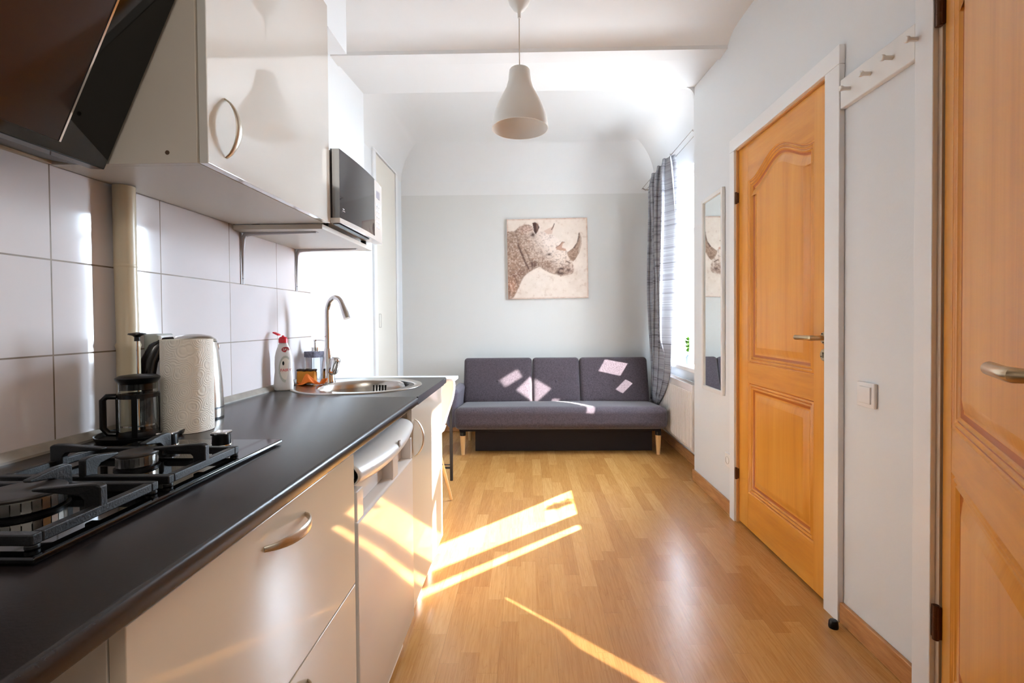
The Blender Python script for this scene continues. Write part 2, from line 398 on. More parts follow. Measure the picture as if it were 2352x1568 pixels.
# window wall (x > 1.30), opening y 3.52..4.70, z .745..2.36
WY0, WY1, WZ0, WZ1 = 3.46, 4.70, .745, 2.36
w.box(XN, T, YA, YB, 0, WZ0); w.box(XN, T, YA, YB, WZ1, 3.0); w.box(XN, T, WY1, YB, WZ0, WZ1); w.box(1.32, T, YA-.3, WY0, 0, 3.0)
obj('wall_right', w, WALL, **st, label='white right wall with door openings and window recess')
# ceiling: kitchen slab with rolled beam, then the arch fillets and the coved part beyond
c = MB()
prof = [(YF, ZK), (2.70, ZK), (2.76, 2.775), (2.81, 2.755), (2.835, 2.735), (2.84, 2.715), (2.955, 2.715), (2.958, 2.728), (YA+.01, 2.765), (YA+.01, 3.02), (YF, 3.02)]
c.prism(prof, 'x', -1.42, 1.42)
def fillet(x, sx, r=.10):
    z = 2.765; pts = [(x, z)]+[(x+sx*r*(1-math.cos(t)), z-r+r*math.sin(t)) for t in [i*PI/16 for i in range(9)]]
    c.prism(pts, 'y', YA-.014, YA+.01)
fillet(XR, -1, .075)
R = .36; rings = []
for i in range(13):
    t = i/12*PI/2; ins = R*(1-math.cos(t)); rings.append((ins, 2.93-R+R*math.sin(t)))
vs = []; 
for ins, z in rings: vs += [(XL2+ins, YA, z), (XL2+ins, YB-ins, z), (XN-ins, YB-ins, z), (XN-ins, YA, z)]
fs = []
for k in range(12):
    for j in range(3): a = k*4+j; fs.append((a, a+1, a+5, a+4))
fs.append(tuple(12*4+j for j in range(4))); c.add(vs, fs)
c.box(-1.42, 1.75, YA, YB+.1, 3.0, 3.1)
c.box(-1.42, 1.75, YA-.12, YA+.005, 2.93, 3.05)
obj('ceiling', c, CEIL, **st, label='white ceiling with a shallow beam and coved edges', ang=28, fixn=False)
# skirtings
def skirt(name, x0, x1, y0, y1, h=.078, **k): return obj(name, MB().box(x0, x1, y0, y1, 0, h), SKIRT, bev=.004, kind='structure', **k)
skirt('baseboard_right', XR-.016, XR, D1[1]+.055, YA)
skirt('baseboard_right', XR-.016, XR, D2[1]+.06, D1[0]-.085)
skirt('baseboard_right', XN-.016, XN, YA, YB-.016)
skirt('baseboard_back', XL2, XN, YB-.016, YB)
skirt('baseboard_left', XL2, XL2+.016, YA, 4.0)

# ------------------------------------------------------------------ doors
def offset(poly, d):
    n = len(poly); out = []
    for i in range(n):
        p0, p, p1 = Vector(poly[i-1]), Vector(poly[i]), Vector(poly[(i+1) % n])
        a = (p-p0).normalized(); b = (p1-p).normalized(); na = Vector((-a.y, a.x)); nb = Vector((-b.y, b.x))
        m = (na+nb).normalized(); q = p+m*(d/max(.35, m.dot(na))); out.append((q.x, q.y))
    return out
def arch_poly(u0, u1, z0, z1, rise):
    pts = [(u0, z0), (u1, z0)]
    if rise:
        N = 28
        for i in range(N+1):
            t = i/N; s = (1-math.cos(2*PI*min(1, max(0, (t-.06)/.88))))/2
            pts.append((u1+(u0-u1)*t, z1+rise*s**.85))
    else: pts += [(u1, z1), (u0, z1)]
    return pts
def make_door(n, loc, rz, Wd, H, stile, zr, rise, lbl, handle_u, leaf_lbl=None):
    root = thing(n, loc, lbl, kind='structure', rz=rz)
    # local: x=0 front face looking to -x, y from 0 to -Wd, z up
    st1, st2 = stile; b0, b1, m0, m1 = zr      # lower panel b0..b1, upper panel m0..m1
    fr = MB(); fr.box(.0185, .04, -Wd, 0, .012, H); fr.box(0, .0185, -st1, 0, .012, H); fr.box(0, .0185, -Wd, -Wd+st2, .012, H)
    leaf = obj('door_leaf', fr, WOODV, root, local=True)
    u0, u1 = -Wd+st2, -st1
    r = MB(); r.box(.0004, .0185, u0, u1, .012, b0); r.box(.0004, .0185, u0, u1, b1, m0)
    ap = arch_poly(u0, u1, m0, m1, rise)[2:]
    r.prism([(u0, H), (u1, H)]+ap, 'x', .0004, .0185)
    obj('rail', r, WOODH, leaf, local=True, label='cross rails with sideways grain')
    for poly in (arch_poly(u0, u1, b0, b1, 0), arch_poly(u0, u1, m0, m1, rise)):
        prf = [(0, .0004), (.003, .0045), (.005, .0045), (.009, .0012), (.0125, .0058), (.0145, .0058), (.018, .0028), (.021, .0078), (.028, .0105), (.033, .0105), (.036, .0085), (.07, .0035)]
        m = MB(); vs = []; fs = []; mi = []; n_ = len(poly)
        prf = [(d*1.65, .0004+(x-.0004)*1.6) if d < .04 else (d*1.25, x+.002) for d, x in prf]
        for d, x in prf: vs += [(x, *p) for p in offset(poly, d)]
        for k in range(len(prf)-1):
            for i in range(n_): j = (i+1) % n_; fs.append((k*n_+i, k*n_+j, (k+1)*n_+j, (k+1)*n_+i))
        m.add(vs, fs); 
        for k in range(len(prf)-1):
            g = 1 if k in (1, 4, 7) else 0
            for i in range(n_): m.mi[k*n_+i] = g
        m.add([vs[(len(prf)-1)*n_+i] for i in range(n_)], [tuple(range(n_))])
        obj('panel', m, [WOODV, WOODG], leaf, local=True, ang=60, fixn=False)
    # handle
    y = -handle_u; z = 1.062; A = RY(-PI/2)
    h = MB(); h.lathe([(1e-4, .010), (.020, .010), (.025, .006), (.026, 0)], (0, y, z), 32, A)
    h.tube([(-.002, y, z), (-.030, y, z), (-.044, y, z), (-.052, y+.006, z), (-.055, y+.016, z), (-.055, y+.06, z), (-.055, y+.112, z)], [.0095, .0095, .010, .011, .0105, .0100, .0105], 16)
    h.cyl((-.011, y+.004, z+.017), .003, .0015, 10, A, 1); h.cyl((-.011, y-.004, z-.017), .003, .0015, 10, A, 1)
    obj('door_handle', h, [BRASS, DARK], root, local=True, label='satin brass lever handle')
    e = MB(); e.lathe([(1e-4, .007), (.020, .007), (.024, .004), (.025, 0)], (0, y+.004, z-.068), 32, A)
    e.cyl((-.0065, y+.004, z-.060), .0038, .0012, 12, A, 1); e.box(-.0078, -.0065, y+.002, y+.006, z-.078, z-.060, 1)
    e.cyl((-.0065, y+.016, z-.074), .003, .0012, 10, A, 1); e.cyl((-.0065, y-.008, z-.074), .003, .0012, 10, A, 1)
    obj('keyhole_plate', e, [BRASS, DARK], root, local=True, label='round satin keyhole plate')
    return root, leaf
d1, leaf1 = make_door('door_1', (XR+.004, 2.695, 0), 0, .806, 2.07, (.105, .108), (.205, .80, .905, 1.875), .088, 'closed orange wooden panel door with a white frame, beside the light switch', .775)
fr = MB(); X0 = XR-.022
fr.box(X0, XR, 1.80, 1.888, 0, 2.078); fr.box(X0, XR, 2.705, 2.765, 0, 2.078); fr.box(X0, XR, 1.80, 2.765, 2.0785, 2.15)
f_ = obj('door_frame', fr, TRIM, d1, bev=.003)
fr = MB(); fr.box(XR-.006, XR+.09, 1.882, 1.8885, 0, 2.085); fr.box(XR-.010, XR+.09, 2.697, 2.7045, 0, 2.085); fr.box(XR-.006, XR+.09, 1.885, 2.70, 2.0725, 2.085)
obj('jamb', fr, mat('jamb_wood', (214, 160, 100), .4), d1)
for z in (.243, 1.78):
    hg = MB(); hg.cyl((XR-.012, 2.698, z), .007, .065, 12); hg.box(XR-.013, XR, 2.69, 2.706, z+.005, z+.06)
    obj('hinge', hg, HINGE, d1, bev=.001)
TH2 = -math.atan(.640)
d2, leaf2 = make_door('door_2', (XR-.004, 1.370, 0), TH2, .93, 2.22, (.118, .118), (.17, .735, .85, 2.0), .09, 'orange wooden panel door standing ajar at the right edge of the room', .892)
def loc2(mb, name, m, par, **k):
    # world-coordinate parts for the rotated door: bring the points into its frame
    Mi = (Matrix.Translation(d2.location) @ Rz(TH2)).inverted(); mb.v = [Mi @ p for p in mb.v]
    return obj(name, mb, m, par, local=True, **k)
fr = MB(); fr.box(XR-.022, XR, 1.39, 1.455, 0, 2.245); fr.box(XR-.022, XR, .34, .405, 0, 2.245); fr.box(XR-.022, XR, .34, 1.455, 2.2455, 2.31)
loc2(fr, 'door_frame', TRIM, d2, bev=.003)
fr = MB(); fr.box(XR-.008, XR+.126, 1.3755, 1.392, 0, 2.25); fr.box(XR-.008, XR+.126, .403, .4195, 0, 2.25)
loc2(fr, 'jamb', mat('taupe_jamb', (196, 176, 152), .5), d2)
for z in (.22, 1.955):
    hg = MB(); hg.cyl((XR-.016, 1.376, z), .0085, .10, 14); hg.box(XR-.018, XR-.004, 1.366, 1.396, z+.004, z+.096)
    for k in range(1, 3): hg.cyl((XR-.016, 1.376, z+k*.033), .0092, .002, 14)
    loc2(hg, 'hinge', HINGE, d2, bev=.001)
# white door in the left wall by the sofa
d3 = thing('door_3', (XL2, 4.38, 0), 'tall flush white door in the left wall beyond the table', kind='structure')
g = MB(); g.box(XL2, XL2+.012, 4.07, 4.665, .01, 2.575); obj('door_leaf', g, mat('offwhite_door', (226, 220, 208), .4), d3, bev=.002)
g = MB(); g.box(XL2, XL2+.02, 4.672, 4.74, 0, 2.583); g.box(XL2, XL2+.02, 3.995, 4.063, 0, 2.583); g.box(XL2, XL2+.02, 3.995, 4.74, 2.5835, 2.60)
obj('door_frame', g, TRIM, d3, bev=.003)
g = MB(); g.box(XL2, XL2+.003, 4.062, 4.673, 0, 2.584); obj('jamb', g, DARK, d3)
g = MB(); 
for a in ((4.12, 4.124, 1.09, 1.21), (4.176, 4.18, 1.09, 1.21), (4.12, 4.18, 1.09, 1.094), (4.12, 4.18, 1.206, 1.21)): g.box(XL2+.012, XL2+.0135, *a)
obj('recessed_pull', g, SEAL, d3)

# ------------------------------------------------------------------ window
wn = thing('window_1', (1.38, 4.08, WZ0), 'white window with an opened casement above the radiator', kind='structure')
GX = 1.385
g = MB()
g.box(GX-.02, GX+.05, WY0, WY0+.03, .81, WZ1-.05); g.box(GX-.02, GX+.05, WY1-.05, WY1, .81, WZ1-.05); g.box(GX-.02, GX+.05, WY0, WY1, WZ1-.0495, WZ1); g.box(GX-.02, GX+.05, WY0, WY1, .775, .8095)
obj('window_frame', g, TRIM, wn, bev=.004)
g = MB(); g.box(GX+.02, GX+.024, 4.20, WY1-.05, .81, WZ1-.05); obj('pane', g, PANEG, wn)
sash = MB(); HX, HY = 1.372, 3.52; EX, EY = 1.236, 3.672
dv = Vector((EX-HX, EY-HY, 0)); Ls = dv.length; sash.M = Matrix.Translation((HX, HY, 0)) @ Rz(math.atan2(dv.y, dv.x))
sash.box(Ls-.105, Ls, -.02, .02, .80, 1.83); sash.box(0, .03, -.02, .02, .80, 1.83); sash.box(0, Ls, -.02, .02, .80, .85); sash.box(0, Ls, -.02, .02, 1.78, 1.83)
sf = obj('casement', sash, TRIM, wn, bev=.003, label='casement opened into the room')
gp = MB(); gp.M = sash.M; gp.box(.03, Ls-.03, -.004, .0, .84, 1.79); obj('pane', gp, PANEG, sf)
ws = MB(); ws.box(1.215, GX-.02, YA+.004, 4.56, .742, .776); obj('windowsill', ws, TRIM, wn, bev=.006)

# ------------------------------------------------------------------ radiator
rd = thing('radiator', (1.24, 4.0, .165), 'white ribbed panel radiator under the windowsill', 'radiator')
b = MB(); pts = []; y0, y1 = 3.53, 4.50
pr = [(1.28, y0), (1.205, y0), (1.205, y0+.02)]; k = y0+.035
while k < y1-.05:
    pr += [(1.205, k), (1.198, k+.006), (1.198, k+.022), (1.205, k+.028)]; k += .0333
pr += [(1.205, y1-.02), (1.205, y1), (1.28, y1)]
b.prism(pr, 'z', .185, .60); b.box(1.205, 1.28, y0, y1, .165, .19); b.box(1.205, 1.28, y0, y1, .598, .64)
obj('body', b, APPL, rd, bev=.003)
b = MB(); b.box(1.212, 1.276, y0+.004, y1-.004, .64, .643)
for i in range(48): b.box(1.216, 1.272, y0+.012+i*.0198, y0+.018+i*.0198, .643, .652)
b.box(1.203, 1.215, y0, y1, .638, .655); b.box(1.271, 1.282, y0, y1, .638, .655)
obj('top_grille', b, APPL, rd, bev=.0015)
for y in (y0-.004, y1): obj('side_panel', MB().box(1.200, 1.283, y, y+.004, .165, .657), APPL, rd, bev=.0015)
for y in (3.75, 4.25): obj('wall_bracket', MB().box(1.28, 1.30, y, y+.04, .25, .55), APPL, rd)

# ------------------------------------------------------------------ curtain and wires
cr = thing('curtain_wire', (1.19, 4.2, 2.43), 'twin steel curtain wires stretched above the window', 'curtain rail')
for x, z in ((1.17, 2.478), (1.206, 2.462)):
    obj('wire', MB().tube([(x, YA+.01, z), (x, YB-.001, z-.004)], .0028, 8), STEEL, cr)
for y in (YA+.02, YB-.02): obj('end_bracket', MB().tube([(1.17, y, 2.478), (1.206, y, 2.462), (1.299, y, 2.46)], .006, 8), STEEL, cr)
def curtain_fn(u, v):
    # v 0 bottom .. 1 top ; u across
    z = .36+(2.475-.36)*v
    tt = 1-v
    # near edge / far edge along y as the cloth hangs in and is pulled to the corner
    ya = 3.895+.02*tt+(.15*max(0, (tt-.45)/.55)**1.3)+.28*max(0, (tt-.82)/.18)**2; yb = 4.80-.06*max(0, tt-.3)
    xb = 1.150+.02*tt+.075*u; 
    amp = .062*(1-.45*max(0, (tt-.5)/.5))*(1-.3*math.exp(-((v-1)/.03)**2))
    ph = 2*PI*(u*4.6)+.9*math.sin(3*tt+4*u)
    y = ya+(yb-ya)*u+.040*math.sin(2*ph)*(.5+.5*v)
    x = xb+amp*math.sin(ph)+.012*math.sin(6*tt+9*u)
    if tt > .86: k = (tt-.86)/.14; x += .03*k*math.sin(5*u+2); y += .05*k*math.cos(7*u)
    k = min(1, max(0, (.98-z)/.18)); k = k*k*(3-2*k)
    if y < 4.57: x = x*(1-k)+(1.178+.016*math.sin(ph))*k
    if z < .45: x = max(x, 1.176)
    return (min(x, 1.285), min(y, 4.9), z)
ct = obj('curtain', MB().grid(curtain_fn, 150, 90, uv=True), CURT, label='grey and white finely striped curtain drawn into the corner by the window', cat='curtain', solid=.002, ang=80, fixn=False)

# ------------------------------------------------------------------ plant
pl = thing('potted_plant', (1.316, 3.965, .776), 'small leafy green plant on the windowsill', 'plant')
b = MB(); b.lathe([(1e-4, 0), (.020, 0), (.024, .06), (.022, .06), (.020, .055), (1e-4, .08)], (1.316, 3.965, .776), 20); obj('pot', b, mat('blue_grey_pot', (70, 78, 100), .4), pl)
b = MB(); s_ = MB(); random.seed(5)
for i in range(80):
    a = random.uniform(0, 2*PI); el = random.uniform(.1, 1.2); l = random.uniform(.04, .068); base = Vector((1.316, 3.965, .855+random.uniform(0, .11)))
    d = Vector((math.cos(a)*math.cos(el), math.sin(a)*math.cos(el), math.sin(el)*.8)); sd = d.cross(Vector((0, 0, 1))).normalized(); up_ = sd.cross(d).normalized()
    q = base+d*.02; tip = base+d*l
    s_.tube([base-Vector((0, 0, .03)), q], .001, 5)
    m1 = base+d*(l*.45)+up_*.004
    b.add([q, m1+sd*.014, tip-up_*.006, m1-sd*.014, m1-up_*.003], [(0, 1, 4), (1, 2, 4), (2, 3, 4), (3, 0, 4)])
obj('leaves', b, mat('leaf_green', (34, 60, 6), .8, ior=1.12), pl, fixn=False); obj('stems', s_, mat('stem_green', (90, 120, 50), .6), pl)

# ------------------------------------------------------------------ sofa
so = thing('sofa', (.27, 4.4, 0), 'charcoal fabric sofa bed with three back cushions and wooden legs', 'sofa')
tilt = math.atan2(.05, .5)
def seat_fn(p, q):
    if q[2] > 0: p = p+Vector((0, 0, .012*(1-q[0]**2)*(1-q[1]**2)))
    return p
obj('seat', MB().rbox((.268, 4.315, .292), (1.808, .60, .19), .055, 14, RX(-.075), seat_fn), SOFA, so, ang=80, fixn=False)
sections = [(-.628, .034), (.038, .492), (.496, 1.150)]
ba = -.30
for x0, x1 in sections:
    bx = (x0+x1)/2; wd = x1-x0
    bxn = 0.0
    def back_fn(p, q, wd=wd):
        if q[1] < 0:
            r2 = (p.x/.028)**2+((p.z+.01)/.028)**2; rr = (p.x/.11)**2+((p.z+.01)/.09)**2
            p = p+Vector((0, -.012*(1-q[0]**4)*(1-q[2]**4)+.012*math.exp(-r2)+.008*math.exp(-rr), 0))
        return p
    rot = RX(ba); ctr = Vector((bx, 4.655, .555))
    cu = obj('back_cushion', MB().rbox(ctr, (wd, .115, .45), .035, 20, rot, back_fn), SOFA, so, ang=80, fixn=False)
    A = Matrix.Translation(ctr) @ rot
    bt = MB(); bt.M = A; bt.lathe([(.015, -.003), (.0135, .004), (.008, .0075), (1e-4, .0085)], (0, -.051, -.01), 16, RX(PI/2)); obj('button', bt, SOFA, cu)
obj('armrest', MB().rbox((-.668, 4.42, .37), (.085, .50, .34), .035, 6, RY(.09)), fabric_mat('grey_weave', (88, 82, 96), (118, 112, 124), 420), so, ang=80, fixn=False)
obj('shade_block', MB().box(-.47, 1.07, 4.17, 4.55, .004, .195), SOFAD, so)  # added dark block standing in for the deep shade under the seat
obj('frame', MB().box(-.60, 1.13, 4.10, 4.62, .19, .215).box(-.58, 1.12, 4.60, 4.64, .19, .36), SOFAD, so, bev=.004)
for x in (-.565, 1.095):
    for y in (4.065, 4.56):
        lg = MB(); lg.lathe([(1e-4, 0), (.015, 0), (.0245, .165), (1e-4, .165)], (x, y, 0), 20)
        l_ = obj('leg', lg, LEGW, so)
        obj('collar', MB().cyl((x, y, .165), .025, .032, 20), BLACKP, l_)

# ------------------------------------------------------------------ painting
def art_mesh():
    n = 210; u = np.linspace(0, 1, n); U, V = np.meshgrid(u, u); X = 175+U*1255; Y = 1400-V*1250   # zoomed drawing space, Y down
    rs = np.random.RandomState(3)
    def fbm(sc, seed, ax=1, ay=1):
        r = np.random.RandomState(seed); out = np.zeros_like(X); amp = 1; tot = 0
        for o in range(4):
            k = int(sc*2**o)+2; gx = max(2, int(k*ax)); gy = max(2, int(k*ay)); gr = r.rand(gy+2, gx+2); fx = U*gx; fy = V*gy; ix = fx.astype(int); iy = fy.astype(int); tx = fx-ix; ty = fy-iy
            tx = tx*tx*(3-2*tx); ty = ty*ty*(3-2*ty)
            out += amp*((gr[iy, ix]*(1-tx)+gr[iy, ix+1]*tx)*(1-ty)+(gr[iy+1, ix]*(1-tx)+gr[iy+1, ix+1]*tx)*ty); tot += amp; amp *= .6
        return out/tot
    def poly(P):
        inside = np.zeros(X.shape, bool); m = len(P)
        for i in range(m):
            x0, y0 = P[i]; x1, y1 = P[(i+1) % m]
            if y0 == y1: continue
            c = ((y0 > Y) != (y1 > Y)) & (X < (x1-x0)*(Y-y0)/(y1-y0)+x0); inside ^= c
        return inside.astype(float)
    def soft(m, k=1):
        for _ in range(k):
            m = (m+np.roll(m, 1, 0)+np.roll(m, -1, 0)+np.roll(m, 1, 1)+np.roll(m, -1, 1))/5
        return m
    def blob(cx, cy, rx, ry, a=0):
        c, s = math.cos(a), math.sin(a); dx = X-cx; dy = Y-cy; p = (c*dx+s*dy)/rx; q = (-s*dx+c*dy)/ry; return np.exp(-(p*p+q*q))
    def stroke(P, w):
        d = np.full(X.shape, 1e9)
        for (x0, y0), (x1, y1) in zip(P, P[1:]):
            L2 = (x1-x0)**2+(y1-y0)**2; t = np.clip(((X-x0)*(x1-x0)+(Y-y0)*(y1-y0))/L2, 0, 1); d = np.minimum(d, np.hypot(X-x0-t*(x1-x0), Y-y0-t*(y1-y0)))
        return np.exp(-(d/w)**2)
    def C(r, g, b): return np.array(lin((r, g, b))[:3])
    def over(img, a, c): return img*(1-a[..., None])+c*a[..., None]
    f1, f2, f3 = fbm(4, 1), fbm(24, 2), fbm(60, 5)
    img = np.ones(X.shape+(3,))*C(222, 206, 192); img = over(img, np.clip((f1-.5)*1.6, 0, .6), C(204, 184, 166)); img = over(img, np.clip((.45-f2)*.8, 0, .3), C(240, 228, 216))
    e = np.minimum(np.minimum(U, 1-U), np.minimum(V, 1-V)); img = over(img, np.clip(.6-e/.035, 0, .55)*(.4+f2), C(170, 112, 76))
    body = [(150, 345), (300, 330), (370, 265), (450, 232), (520, 240), (575, 270), (620, 400), (700, 350), (780, 350), (860, 390), (930, 440), (1000, 490), (1020, 560), (1090, 640), (1120, 690), (1180, 830), (1205, 890), (1212, 980), (1180, 1025), (1090, 1045), (1000, 1062), (960, 1030), (880, 1020), (800, 985), (740, 950), (670, 900), (600, 935), (500, 990), (430, 1050), (390, 1120), (345, 1220), (310, 1290), (270, 1360), (220, 1410), (150, 1410)]
    B = soft(poly(body), 2)
    base = np.ones(X.shape+(3,))*C(186, 160, 142)
    dk = np.clip(1.15-(X-170)/620, 0, 1); base = over(base, dk*.75, C(140, 112, 94))
    lt = blob(900, 520, 330, 190, .5); base = over(base, np.clip(lt*1.15, 0, .95), C(232, 216, 204)); base = over(base, blob(1000, 740, 170, 150)*.85, C(226, 208, 194))
    base = over(base, blob(470, 300, 120, 60)*.6, C(192, 156, 140)); base = over(base, blob(260, 800, 110, 160)*.5, C(176, 142, 118))
    base = over(base, blob(800, 870, 120, 80, .4)*.75, C(140, 110, 92)); base = over(base, blob(600, 860, 55, 75)*.9, C(84, 58, 48))
    base = over(base, blob(340, 1000, 170, 60, -.3)*.7, C(120, 84, 68)); base = over(base, blob(230, 1200, 90, 140)*.6, C(196, 140, 108))
    base = over(base, blob(1080, 960, 130, 70)*.6, C(150, 118, 102)); base = over(base, np.clip((f3-.52)*3.2, 0, .55)*(1-.55*np.clip(lt, 0, 1)), C(104, 76, 62))
    base = over(base, np.clip((.44-f3)*3, 0, .4), C(226, 206, 190))
    for P, w_, a in (([(345, 560), (385, 650), (420, 740), (455, 830), (505, 925)], 16, .85), ([(440, 600), (500, 720), (555, 860)], 10, .5), ([(560, 790), (560, 920)], 12, .6),
                     ([(300, 330), (345, 470), (350, 560)], 14, .4), ([(255, 1010), (300, 1080), (330, 1190)], 9, .5), ([(190, 1200), (200, 1330)], 12, .6),
                     ([(850, 820), (930, 825)], 6, .6), ([(1090, 820), (1150, 850)], 9, .8), ([(660, 640), (720, 700), (790, 760)], 12, .25), ([(800, 770), (860, 770), (900, 740)], 6, .4), ([(1000, 860), (1080, 880), (1150, 900)], 8, .4)):
        base = over(base, stroke(P, w_)*a, C(74, 46, 36))
    img = img*(1-B[..., None])+base*B[..., None]
    ear2 = soft(poly([(750, 345), (800, 318), (880, 282), (916, 232), (905, 300), (875, 392), (800, 395)]), 1); img = over(img, ear2*.9, C(206, 176, 158)); img = over(img, stroke([(916, 235), (900, 280), (872, 325)], 7)*.9, C(70, 48, 40))
    ear = soft(poly([(575, 215), (620, 203), (665, 235), (683, 285), (660, 340), (622, 402), (596, 370), (590, 300)]), 1); img = over(img, ear, C(70, 44, 36)); img = over(img, blob(650, 275, 14, 60)*.7, C(150, 124, 108)); img = over(img, stroke([(590, 345), (622, 400)], 6)*.9, C(232, 214, 200)); img = over(img, blob(580, 400, 34, 34)*.95, C(48, 24, 18))
    h2 = soft(poly([(935, 600), (985, 575), (1030, 522), (1070, 522), (1040, 560), (1030, 610), (1090, 630), (1090, 665), (940, 640)]), 1); img = over(img, h2*.85, C(180, 136, 112)); img = over(img, stroke([(940, 600), (1000, 570), (1035, 520), (1070, 528)], 7)*.7, C(120, 84, 66))
    hn = soft(poly([(1105, 690), (1200, 620), (1262, 535), (1284, 450), (1294, 378), (1310, 378), (1334, 450), (1336, 560), (1300, 690), (1240, 790), (1200, 832), (1150, 800), (1120, 740)]), 1)
    hb = np.ones(X.shape+(3,))*C(164, 136, 116); hb = over(hb, np.clip((f3-.48)*4, 0, .6), C(110, 80, 64)); hb = over(hb, stroke([(1290, 385), (1275, 500), (1215, 610)], 16)*.85, C(80, 56, 48)); hb = over(hb, stroke([(1322, 420), (1328, 540), (1290, 680)], 8)*.6, C(206, 190, 176))
    img = img*(1-hn[..., None])+hb*hn[..., None]
    for (a, b_, c_, d_, k) in ((828, 712, 34, 20, .95), (1020, 938, 46, 18, .95), (1010, 1012, 60, 24, .9), (970, 985, 30, 40, .8), (1130, 965, 40, 22, .6)): img = over(img, blob(a, b_, c_, d_)*k, C(52, 28, 24))
    img = over(img, np.clip((f2-.62)*2, 0, .25), C(170, 130, 104))
    return n, img
n, img = art_mesh()
ax0, ax1, az0, az1 = -.207, .614, 1.366, 2.181
me = bpy.data.meshes.new('canvas'); A = Matrix.Translation((.2035, YB-.030, 1.7735)) @ RY(-.012)
w2, h2 = (ax1-ax0)/2, (az1-az0)/2
vs = [A @ Vector((-w2+2*w2*i/(n-1), 0, -h2+2*h2*j/(n-1))) for j in range(n) for i in range(n)]
fs = [(j*n+i, j*n+i+1, (j+1)*n+i+1, (j+1)*n+i) for j in range(n-1) for i in range(n-1)]
pa = thing('canvas_print', (.2035, YB-.03, 1.366), 'square sepia canvas print of a rhinoceros head above the sofa', 'picture')
me.from_pydata([tuple(v-pa.location) for v in vs], [], fs)
ca = me.color_attributes.new('Col', 'FLOAT_COLOR', 'POINT'); ca.data.foreach_set('color', np.concatenate([img.reshape(-1, 3), np.ones((n*n, 1))], 1).astype(np.float32).ravel())
g = NT('printed_canvas'); at = g.N.new('ShaderNodeAttribute'); at.attribute_name = 'Col'; g.L.new(at.outputs['Color'], g.b.inputs['Base Color']); g.b.inputs['Roughness'].default_value = .8
me.materials.append(g.m); o = bpy.data.objects.new('printed_face', me); COL.objects.link(o); o.parent = pa
b = MB(); b.M = A; b.box(-w2, w2, .0006, .029, -h2, h2); obj('canvas_edge', b, mat('canvas_side', (206, 180, 158), .8, var=.15, vscale=12), pa)

# ------------------------------------------------------------------ mirror, rail, switch, socket, door stop
mi = thing('wall_mirror', (XR-.012, 3.05, .68), 'tall narrow white-framed mirror on the right wall', 'mirror')
b = MB(); y0, y1, z0, z1, fw_ = 2.872, 3.215, .682, 1.925, .024
b.box(XR-.020, XR-.002, y0, y0+fw_, z0, z1); b.box(XR-.020, XR-.002, y1-fw_, y1, z0, z1); b.box(XR-.020, XR-.002, y0+fw_, y1-fw_, z0, z0+fw_); b.box(XR-.020, XR-.002, y0+fw_, y1-fw_, z1-fw_, z1)
obj('frame', b, WHITE, mi, bev=.002); obj('mirror_glass', MB().box(XR-.010, XR-.004, y0+fw_-.002, y1-fw_+.002, z0+fw_-.002, z1-fw_+.002), MIRR, mi)
ra = thing('peg_rail', (XR-.01, 1.6, 1.915), 'white wooden coat rail with round pegs between the two doors', 'coat rack')
obj('board', MB().box(XR-.020, XR, 1.457, 1.797, 1.908, 2.014), WHITE, ra, bev=.003)
for y in (1.745, 1.643, 1.545, 1.447):
    obj('peg', MB().lathe([(.0065, 0), (.0065, .022), (.0095, .028), (.010, .034), (.0085, .036), (1e-4, .036)], (XR-.020, y, 1.960), 18, RY(-PI/2)), WHITE, ra)
sw = thing('light_switch', (XR-.006, 1.672, .83), 'single white rocker light switch between the two doors', 'light switch')
b = MB(); b.rbox((XR-.006, 1.672, .875), (.012, .086, .086), .004, 2); pl_ = obj('plate', b, PLAST, sw, ang=80, fixn=False)
obj('rocker', MB().rbox((XR-.0125, 1.672, .875), (.007, .058, .058), .002, 2, Rz(-.05)), PLAST, sw, ang=80, fixn=False)
sk = thing('wall_socket', (XR-.005, 2.825, .27), 'white round-pin wall socket low between mirror and door', 'socket')
obj('plate', MB().rbox((XR-.005, 2.822, .312), (.010, .080, .080), .003, 2), PLAST, sk, ang=80, fixn=False)
b = MB(); b.lathe([(.022, .011), (.020, .003), (1e-4, .003)], (XR, 2.822, .312), 28, RY(-PI/2)); b.cyl((XR-.003, 2.813, .312), .0028, .001, 10, RY(-PI/2), 1); b.cyl((XR-.003, 2.831, .312), .0028, .001, 10, RY(-PI/2), 1); b.lathe([(.022, .0115), (.0205, .0115)], (XR, 2.822, .312), 28, RY(-PI/2))
obj('socket_well', b, [mat('socket_shadow_grey', (150, 140, 128), .5), DARK], sk)
sb = MB(); sb.lathe([(1e-4, 0), (.016, 0), (.017, .006), (.015, .024), (.012, .028), (1e-4, .029)], (1.118, 1.770, 0), 24)
obj('door_stop', sb, BLACKP, label='small black rubber door stop on the floor by the door frame', cat='door stop')

